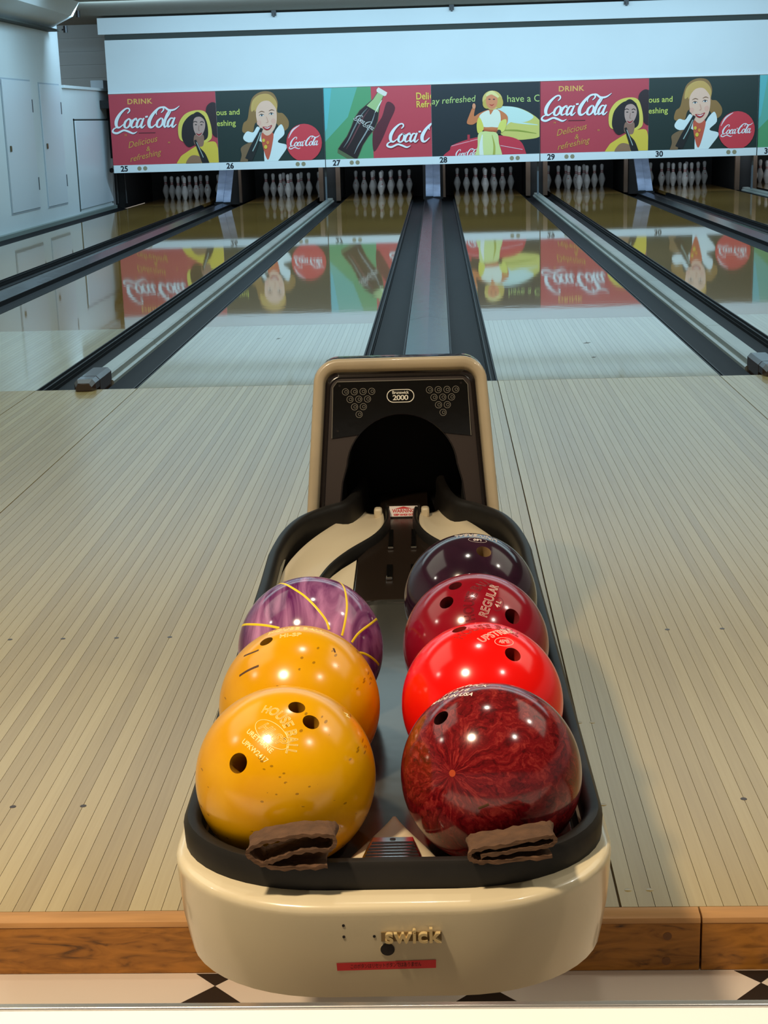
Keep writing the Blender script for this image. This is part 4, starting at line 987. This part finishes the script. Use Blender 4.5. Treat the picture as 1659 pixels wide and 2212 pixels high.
# badge: capsule outline and two lines of lettering
cap = []
for k in range(13): a = -PI / 2 + PI * k / 12; cap.append((0.0155 + 0.0143 * math.cos(a), 0.2592 + 0.0143 * math.sin(a)))
for k in range(13): a = PI / 2 + PI * k / 12; cap.append((-0.0155 + 0.0143 * math.cos(a), 0.2592 + 0.0143 * math.sin(a)))
b = MB(); n_ = len(cap); cx_, cs_ = 0.0, 0.2592
b.rows([[F(x, s, -0.0108) for x, s in cap], [F(x * 0.945, cs_ + (s - cs_) * 0.89, -0.0108) for x, s in cap]], closed=True)
bd = b.build('badge_outline', M['white_print'], face, 0)
for txt, sz, dy, bold, ol in (('Brunswick', 0.0095, 0.0072, 0.0001, 0), ('2000', 0.0185, -0.0042, 0.0003, 0)):
    vs, fs = text_geo(txt, sz, 0, bold, ol, 'CENTER', 0.9 if ol == 0 else 0.85)
    b = MB(); b.add([F(v[0], 0.2592 + dy + v[1] * (0.82 if txt == '2000' else 1), -0.0107) for v in vs], fs); b.build('badge_lettering', M['white_print'], face, 0)
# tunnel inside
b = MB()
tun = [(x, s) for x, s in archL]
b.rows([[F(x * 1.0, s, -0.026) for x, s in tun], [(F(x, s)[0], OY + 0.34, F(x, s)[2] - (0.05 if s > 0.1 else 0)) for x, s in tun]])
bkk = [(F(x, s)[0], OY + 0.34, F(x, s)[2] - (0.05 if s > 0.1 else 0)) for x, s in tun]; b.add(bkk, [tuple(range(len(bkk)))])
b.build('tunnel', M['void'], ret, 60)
b = MB(); b.box(-0.05, 0.058, 1.60, 1.75, 0.34, 0.374); b.build('tunnel_floor', M['plate'], ret, 0)
# warning sticker on an upturned lip
b = MB(); b.prism([(1.500, 0.3768), (1.530, 0.398), (1.545, 0.398), (1.545, 0.3768)], lambda y, z: (-0.033, y, z), lambda y, z: (0.041, y, z)); lp = b.build('lip', M['plate'], ret, 0)
lo = Vector((0, 1.500, 0.3768)); ld = Vector((0, 0.030, 0.0212)).normalized(); lnm = Vector((0, -0.0212, 0.030)).normalized()
def Lp(x, t_, n): p = lo + ld * t_ + lnm * n; return (x + 0.004, p.y, p.z)
b = MB(); b.add([Lp(-0.031, 0.004, 0.0004), Lp(0.031, 0.004, 0.0004), Lp(0.031, 0.034, 0.0004), Lp(-0.031, 0.034, 0.0004)], [(0, 1, 2, 3)]); stk = b.build('warning_sticker', M['sticker_white'], lp, 0); stk['label'] = 'white sticker with red WARNING lettering'
b = MB(); b.add([Lp(-0.020, 0.026, 0.0007), Lp(0.020, 0.026, 0.0007), Lp(0.0, 0.0325, 0.0007)], [(0, 1, 2)])
for txt, sz, t0, sy_ in (('WARNING', 0.0112, 0.0195, 1.25), ('KEEP HANDS OUT', 0.0058, 0.0085, 1.3)):
    vs, fs = text_geo(txt, sz, 0, 0.0003); b.add([Lp(v[0] * 0.9, t0 + v[1] * sy_, 0.0008) for v in vs], fs)
b.build('sticker_print', M['red_print'], stk, 0)

# ================================================================== BOWLING BALLS
R0 = 0.10795
def make_ball(name, c, label, mt, holes, hole_mat=None, hr=0.0115):
    bm = bmesh.new(); bmesh.ops.create_icosphere(bm, subdivisions=6, radius=R0); me = bpy.data.meshes.new('bowling_ball'); bm.to_mesh(me); bm.free()
    o = bpy.data.objects.new('bowling_ball', me); COL.objects.link(o)
    cut = []
    if holes:
        bm = bmesh.new()
        for h in holes:
            d = Vector(h[:3]).normalized(); r_ = h[3] if len(h) > 3 else hr
            q = d.to_track_quat('Z', 'Y').to_matrix().to_4x4()
            bmesh.ops.create_cone(bm, cap_ends=True, segments=32, radius1=r_, radius2=r_, depth=0.06, matrix=Matrix.Translation(d * (R0 - 0.015)) @ q)
        # a shallow chamfer at each hole mouth
        cme = bpy.data.meshes.new('cut'); bm.to_mesh(cme); bm.free()
        co = bpy.data.objects.new('cut', cme); COL.objects.link(co)
        md = o.modifiers.new('b', 'BOOLEAN'); md.object = co; md.operation = 'DIFFERENCE'; md.solver = 'EXACT'
        dg = bpy.context.evaluated_depsgraph_get(); dg.update()
        nm = bpy.data.meshes.new_from_object(o.evaluated_get(dg)); o.modifiers.clear(); o.data = nm
        bpy.data.objects.remove(co)
    me = o.data; me.name = 'bowling_ball'
    me.materials.clear(); me.materials.append(mt); me.materials.append(hole_mat or mt)
    for p in me.polygons:
        p.use_smooth = True
        p.material_index = 1 if p.center.length < R0 * 0.985 else 0
    me.set_sharp_from_angle(angle=math.radians(35))
    o.location = c
    tag(o, label, 'bowling ball', 'bowling balls on the return rack')
    return o
def on_ball(parent, name, geo, cdir, xdir, mt, h=0.00015, arc=0.0, sx=1.0, sy_=1.0):
    """wrap flat geometry round the ball: centre direction, reading direction"""
    c = Vector(cdir).normalized(); x = Vector(xdir) - c * Vector(xdir).dot(c); x.normalize(); y = c.cross(x)
    vs, fs = geo; out = []
    for v in vs:
        px, py, pz = v[0] * sx, v[1] * sy_, v[2]
        if arc: a = px / arc; px, py = math.sin(a) * (arc + py), math.cos(a) * (arc + py) - arc
        d = (c * R0 + x * px + y * py).normalized()
        out.append(d * (R0 + h + max(pz, -0.0001)))
    b = MB(); b.add(out, fs); return b.build(name, mt, parent, 0)
def band(parent, name, dirs, wd, mt, h=0.0003):
    pts = catmull([tuple(Vector(d).normalized()) for d in dirs], 8); vs = []
    P = [Vector(p).normalized() for p in pts]
    for i, p in enumerate(P):
        t_ = (P[min(i + 1, len(P) - 1)] - P[max(i - 1, 0)]).normalized(); n = p.cross(t_).normalized()
        k = wd / 2 / R0
        vs += [(p + n * k).normalized() * (R0 + 0.0), (p + n * k * 0.6).normalized() * (R0 + h), (p - n * k * 0.6).normalized() * (R0 + h), (p - n * k).normalized() * (R0 + 0.0)]
    b = MB(); b.add(vs, [(4 * i + j, 4 * i + j + 1, 4 * i + j + 5, 4 * i + j + 4) for i in range(len(P) - 1) for j in range(3)]); return b.build(name, mt, parent, 60)
def ringgeo(a, b_, w_, n=40):
    vs = []; 
    for k in range(n):
        t_ = 2 * PI * k / n
        vs += [(a * math.cos(t_), b_ * math.sin(t_), 0), ((a - w_) * math.cos(t_), (b_ - w_) * math.sin(t_), 0)]
    return vs, [(2 * k, 2 * k + 1, (2 * k + 3) % (2 * n), (2 * k + 2) % (2 * n)) for k in range(n)]

yel = ball_mat('yellow_ball', lin((212, 148, 0)), lin((226, 166, 0)), 9, scuff=lin((126, 84, 12)), rough=0.20)
hole_y = mat('hole_yellow', lin((150, 104, 10)), 0.5)
engrave_y = mat('engraving_pale_yellow', lin((248, 226, 150)), 0.5)
gouge = mat('gouge_dark', lin((80, 48, 14)), 0.6)
L1 = make_ball('b', (-.124, -5.417, .466), 'yellow scuffed ball nearest the viewer in the left row, over a towel', yel, [(0.188, -0.287, 0.939, .0100), (0.350, -0.437, 0.829, .0100), (-0.412, -0.758, 0.507, .0118)], hole_y)
hx = Vector((0.205, -0.717, 0.666)) - Vector((-0.068, -0.333, 0.941))
on_ball(L1, 'engraved_lettering', text_geo('HOUSE BALL', 0.0145, 0, 0, 0.00034), (0.100, -0.520, 0.850), hx, engrave_y, 0.0001, arc=0.055, sy_=1.25)
hx2 = Vector((0.094, -0.733, 0.674)) - Vector((-0.220, -0.485, 0.846))
on_ball(L1, 'engraved_oval', ringgeo(0.0262, 0.0125, 0.0006), (-0.055, -0.622, 0.780), hx2, engrave_y, 0.0002)
on_ball(L1, 'engraved_lettering', text_geo('HI-SP', 0.0165, 0.3, 0.0002, 0.00032), (-0.055, -0.622, 0.780), hx2, engrave_y, 0.0001)
on_ball(L1, 'engraved_lettering', text_geo('URETHANE', 0.0085, 0, 0.0001), (-0.185, -0.668, 0.720), hx2, engrave_y, 0.0002, sx=1.0)
on_ball(L1, 'engraved_lettering', text_geo('UPKW2417', 0.0085, 0, 0.0001), (-0.235, -0.735, 0.636), hx2, engrave_y, 0.0002, sx=1.0)
on_ball(L1, 'engraved_lettering', text_geo('M', 0.012, 0, 0.0001), (0.70, 0.02, 0.71), (0.05, -0.1, -0.05), engrave_y, 0.0002)
L2 = make_ball('b', (-.127, -5.196, .466), 'yellow gouged ball in the middle of the left row, against the purple one', yel, [(-0.356, -0.167, 0.919, .0092)], hole_y)
band(L2, 'gouge', [(-0.632, -0.207, 0.747), (-0.526, -0.265, 0.808), (-0.436, -0.290, 0.852)], 0.0034, gouge, 0.0002)
band(L2, 'gouge', [(-0.665, -0.462, 0.587), (-0.561, -0.495, 0.663), (-0.414, -0.531, 0.740)], 0.0036, gouge, 0.0002)
band(L2, 'gouge', [(0.47, -0.25, 0.846), (0.49, -0.31, 0.81)], 0.003, gouge, 0.0002)
on_ball(L2, 'engraved_lettering', text_geo('HOUSE BALL', 0.014, 0, 0, 0.00034), (-0.01, 0.06, 0.999), (1, 0, 0), engrave_y, 0.0001, sy_=1.2)
on_ball(L2, 'engraved_lettering', text_geo('HI-SP', 0.013, 0, 0, 0.00034), (-0.06, -0.146, 0.985), (1, 0.05, 0), engrave_y, 0.0001)
pur = ball_mat('purple_marbled_ball', lin((88, 28, 84)), lin((196, 136, 180)), 9, lo=0.36, hi=0.72, stretch=(3.2, 0.9, 0.9), dist=1.2, rough=0.12, rot=(0, 0.2, 0.35))
L3 = make_ball('b', (-.13, -4.974, .466), 'purple marbled ball with curved yellow lines, rearmost of the left row', pur, [])
yl = mat('yellow_line', lin((236, 206, 24)), 0.4)
for d_ in ([(-.47, .45, .76), (-0.422, 0.226, 0.878), (-0.207, -0.198, 0.958), (-0.006, -0.431, 0.902), (0.163, -0.597, 0.785), (0.286, -0.703, 0.651), (0.327, -0.770, 0.548)],
           [(0.33, 0.55, 0.77), (0.409, 0.301, 0.861), (0.519, -0.144, 0.842), (0.547, -0.402, 0.735), (0.528, -0.608, 0.593), (0.491, -0.745, 0.452)],
           [(-0.934, -0.012, 0.356), (-0.757, -0.405, 0.512), (-0.526, -0.630, 0.572), (-0.333, -0.749, 0.572)],
           [(0.92, 0.35, 0.25), (0.916, 0.081, 0.393), (0.804, -0.389, 0.449), (0.691, -0.591, 0.416), (0.615, -0.710, 0.343)],
           [(0.62, -0.78, 0.2), (0.737, -0.654, 0.172), (0.858, -0.511, 0.053), (0.946, -0.295, -0.138)]):
    band(L3, 'yellow_line', d_, 0.0036, yl)
POLE = (-0.431, -0.818, 0.381)
mar = flake_ball('maroon_flaked_ball', POLE, lin((70, 8, 14)), lin((112, 16, 22)), lin((164, 56, 48)))
engrave_w = mat('engraving_white', lin((226, 214, 204)), 0.5)
Ra = make_ball('b', (.122, -5.415, .466), 'dark maroon streaked ball nearest the viewer in the right row', mar, [(-0.543, -0.290, 0.788, .0100)], mat('hole_maroon', lin((50, 10, 12)), 0.5))
on_ball(Ra, 'orange_plug', ringgeo(0.0040, 0.0040, 0.0039, 20), POLE, (1, 0, 0), mat('plug_orange', lin((176, 66, 24)), 0.4), 0.0002)
band(Ra, 'gouge', [(-0.168, -0.984, 0.056), (-0.057, -0.993, 0.107)], 0.003, gouge, 0.0002)
tx_ = Vector((-0.243, -0.102, 0.965)) - Vector((-0.635, 0.131, 0.762))
on_ball(Ra, 'engraved_lettering', text_geo('MADE IN USA', 0.0105, 0.1, 0.0003), (-0.43, 0.03, 0.89), tx_, engrave_w, 0.0002)
on_ball(Ra, 'engraved_lettering', text_geo('5 8 0 3 8', 0.0105, 0.1, 0.0003), (-0.375, 0.125, 0.915), tx_, engrave_w, 0.0002)
on_ball(Ra, 'engraved_lettering', text_geo('BRUNSWICK', 0.013, 0.1, 0.0003), (-0.30, 0.25, 0.92), tx_, engrave_w, 0.0002)
redm = ball_mat('bright_red_ball', lin((238, 10, 8)), lin((250, 18, 14)), 5, rough=0.16)
Rb = make_ball('b', (.118, -5.194, .466), 'bright red plain ball in the right row, right behind the maroon streaked one', redm, [(0.363, -0.464, 0.808, .0110), (-0.269, 0.023, 0.963, .0100)], mat('hole_red', lin((150, 30, 20)), 0.5))
eng_r = mat('engraving_dark_red', lin((120, 8, 10)), 0.5)
on_ball(Rb, 'engraved_lettering', text_geo('HOUSE BALL', 0.0175, 0, 0, 0.00034), (0.06, 0.00, 0.999), (1, 0.25, 0), eng_r, 0.0001, arc=0.07, sy_=1.3)
on_ball(Rb, 'engraved_lettering', text_geo('UPSTRIKE', 0.0145, 0, 0.0, 0.0003), (0.185, -0.165, 0.965), Vector((0.364, -0.001, 0.931)) - Vector((-0.002, -0.334, 0.943)), engrave_w, 0.0001, sy_=1.2)
on_ball(Rb, 'engraved_oval', ringgeo(0.0135, 0.0085, 0.0006), (0.265, -0.31, 0.912), (1, 0.45, -0.1), engrave_w, 0.0002)
on_ball(Rb, 'engraved_lettering', text_geo('4P8', 0.010, 0, 0.0, 0.00024), (0.265, -0.31, 0.912), (1, 0.45, -0.1), engrave_w, 0.0001)
cri = ball_mat('crimson_ball', lin((128, 8, 26)), lin((142, 12, 34)), 6, rough=0.15)
Rc = make_ball('b', (.115, -4.972, .466), 'crimson ball with three finger holes, second from the hood in the right row', cri, [(-0.270, -0.205, 0.941, .0100), (-0.392, -0.465, 0.793, .0108), (0.479, -0.608, 0.633, .0120)], mat('hole_crimson', lin((112, 30, 34)), 0.5))
eng_c = mat('engraving_deep_red', lin((84, 4, 16)), 0.5)
xu = Vector((-0.073, -0.334, 0.940)) - Vector((-0.120, -0.663, 0.739))
on_ball(Rc, 'engraved_lettering', text_geo('HOUSE BALL', 0.0165, 0, 0, 0.00034), (-0.05, -0.46, 0.885), xu + Vector((0.1, 0, 0)), eng_c, 0.0001, arc=0.075, sy_=1.3)
xr = Vector((0.249, -0.296, 0.922)) - Vector((0.111, -0.688, 0.717))
on_ball(Rc, 'engraved_lettering', text_geo('REGULAR', 0.0160, 0, 0, 0.0003), (0.185, -0.50, 0.846), xr, engrave_w, 0.0001, sy_=1.15)
on_ball(Rc, 'engraved_oval', ringgeo(0.0130, 0.0075, 0.0006), (0.295, -0.545, 0.785), xr, eng_c, 0.0002)
on_ball(Rc, 'engraved_lettering', text_geo('4 L', 0.010, 0, 0, 0.00034), (0.295, -0.545, 0.785), xr, engrave_w, 0.0001)
dpu = ball_mat('dark_plum_ball', lin((36, 16, 32)), lin((50, 24, 42)), 7, rough=0.12, dist=1.5)
Rd = make_ball('b', (.112, -4.751, .466), 'dark plum ball rearmost in the right row, nearest the hood', dpu, [(0.199, -0.432, 0.880, .0120)], mat('hole_tan', lin((150, 124, 88)), 0.5))
on_ball(Rd, 'engraved_lettering', text_geo('UNIVERSAL', 0.0145, 0, 0, 0.0003), (0.10, 0.03, 0.994), (-1, 0.1, 0), engrave_w, 0.0001, sy_=1.4)
on_ball(Rd, 'engraved_oval', ringgeo(0.0150, 0.0085, 0.0005), (0.115, -0.165, 0.98), (-1, 0.05, 0), engrave_w, 0.0002)
on_ball(Rd, 'engraved_lettering', text_geo('L60', 0.009, 0, 0, 0.00034), (0.115, -0.165, 0.98), (-1, 0.05, 0), engrave_w, 0.0001)

# ================================================================== TOWELS
def towel(path, depth, loc, tilt, label, th=0.0044):
    """cloth folded over on itself: the folded edge path (u across, v up) runs towards the balls for its depth"""
    p = catmull(path, 6); n = len(p); L_, R_ = [], []
    for i, (x, y) in enumerate(p):
        a, c = p[max(i - 1, 0)], p[min(i + 1, n - 1)]; dx, dy = c[0] - a[0], c[1] - a[1]; d = math.hypot(dx, dy) or 1
        k = th / 2
        L_.append((x - dy / d * k, y + dx / d * k)); R_.append((x + dy / d * k, y - dx / d * k))
    prof_ = L_ + R_[::-1]; m_ = len(prof_)
    rows = []
    NS = 12
    for j in range(NS + 1):
        t_ = j / NS; sh = 1 - 0.05 * math.sin(PI * t_)
        end = 0.0012 if j in (0, NS) else 0
        row = []
        for i, (u, v) in enumerate(prof_):
            q = 0.0007 * math.sin(i * 1.9 + j * 1.1) + 0.0006 * math.sin(u * 420 + j * 2.1)
            row.append((u * sh, t_ * depth + 0.0012 * math.sin(u * 160), v * (1 - 0.10 * t_) + q))
        rows.append(row)
    b = MB(); b.rows(rows, closed=True)
    # close both edges with quad strips across the cloth thickness
    h_ = len(L_)
    for base in (0, NS * m_):
        for i in range(h_ - 1):
            b.f.append([base + i, base + i + 1, base + m_ - 2 - i, base + m_ - 1 - i]); b.m.append(0)
    o = b.build('towel', M['towel'], None, 60); o.location = loc; o.rotation_euler = tilt
    tag(o, label, 'towel', 'brown towels on the rack')
    return o
k_ = 1 / 1930.0
def tp(pts, ox, oy): return [((x - ox) * k_, -(y - oy) * k_ * 0.80) for x, y in pts]
pL = tp([(719, 1881), (660, 1886), (600, 1882), (572, 1868), (552, 1842), (560, 1826), (600, 1806), (650, 1795), (705, 1791), (733, 1800), (736, 1820), (724, 1836), (690, 1834), (640, 1846), (606, 1862), (586, 1872)][:16], 640, 1886)
towel(pL, 0.040, (-0.1035, -5.592, 0.4372), (0, 0, 0.02), 'folded brown ribbed towel draped open over the rim before the front yellow ball')
pR = tp([(1196, 1836), (1120, 1842), (1050, 1846), (1026, 1836), (1022, 1818), (1045, 1807), (1110, 1796), (1175, 1780), (1200, 1782), (1200, 1800), (1170, 1808), (1100, 1818), (1045, 1828)], 1110, 1846)
towel(pR, 0.040, (0.1385, -5.580, 0.4368), (0, -0.02, 0.03), 'flat folded brown towel lying on the rim before the maroon ball')

# ================================================================== COUNTER IN FRONT
cn = empty('counter', (0, -6.2, 0)); tag(cn, 'white counter top with metal edge along the bottom of the picture', 'counter')
box('counter_top', -1.4, 1.4, -0.35, 0.46, 0.315, 0.361, M['counter'], cn, 0.003)
box('edge_trim', -1.4, 1.4, 0.4605, 0.470, 0.318, 0.3625, M['trim_metal'], cn, 0.002)
b = MB()
for x0, x1 in ((-1.3, -1.22), (1.22, 1.3)): b.box(x0, x1, -0.3, 0.4, FZ + 0.001, 0.315)
b.build('support', M['counter'], cn, 0)
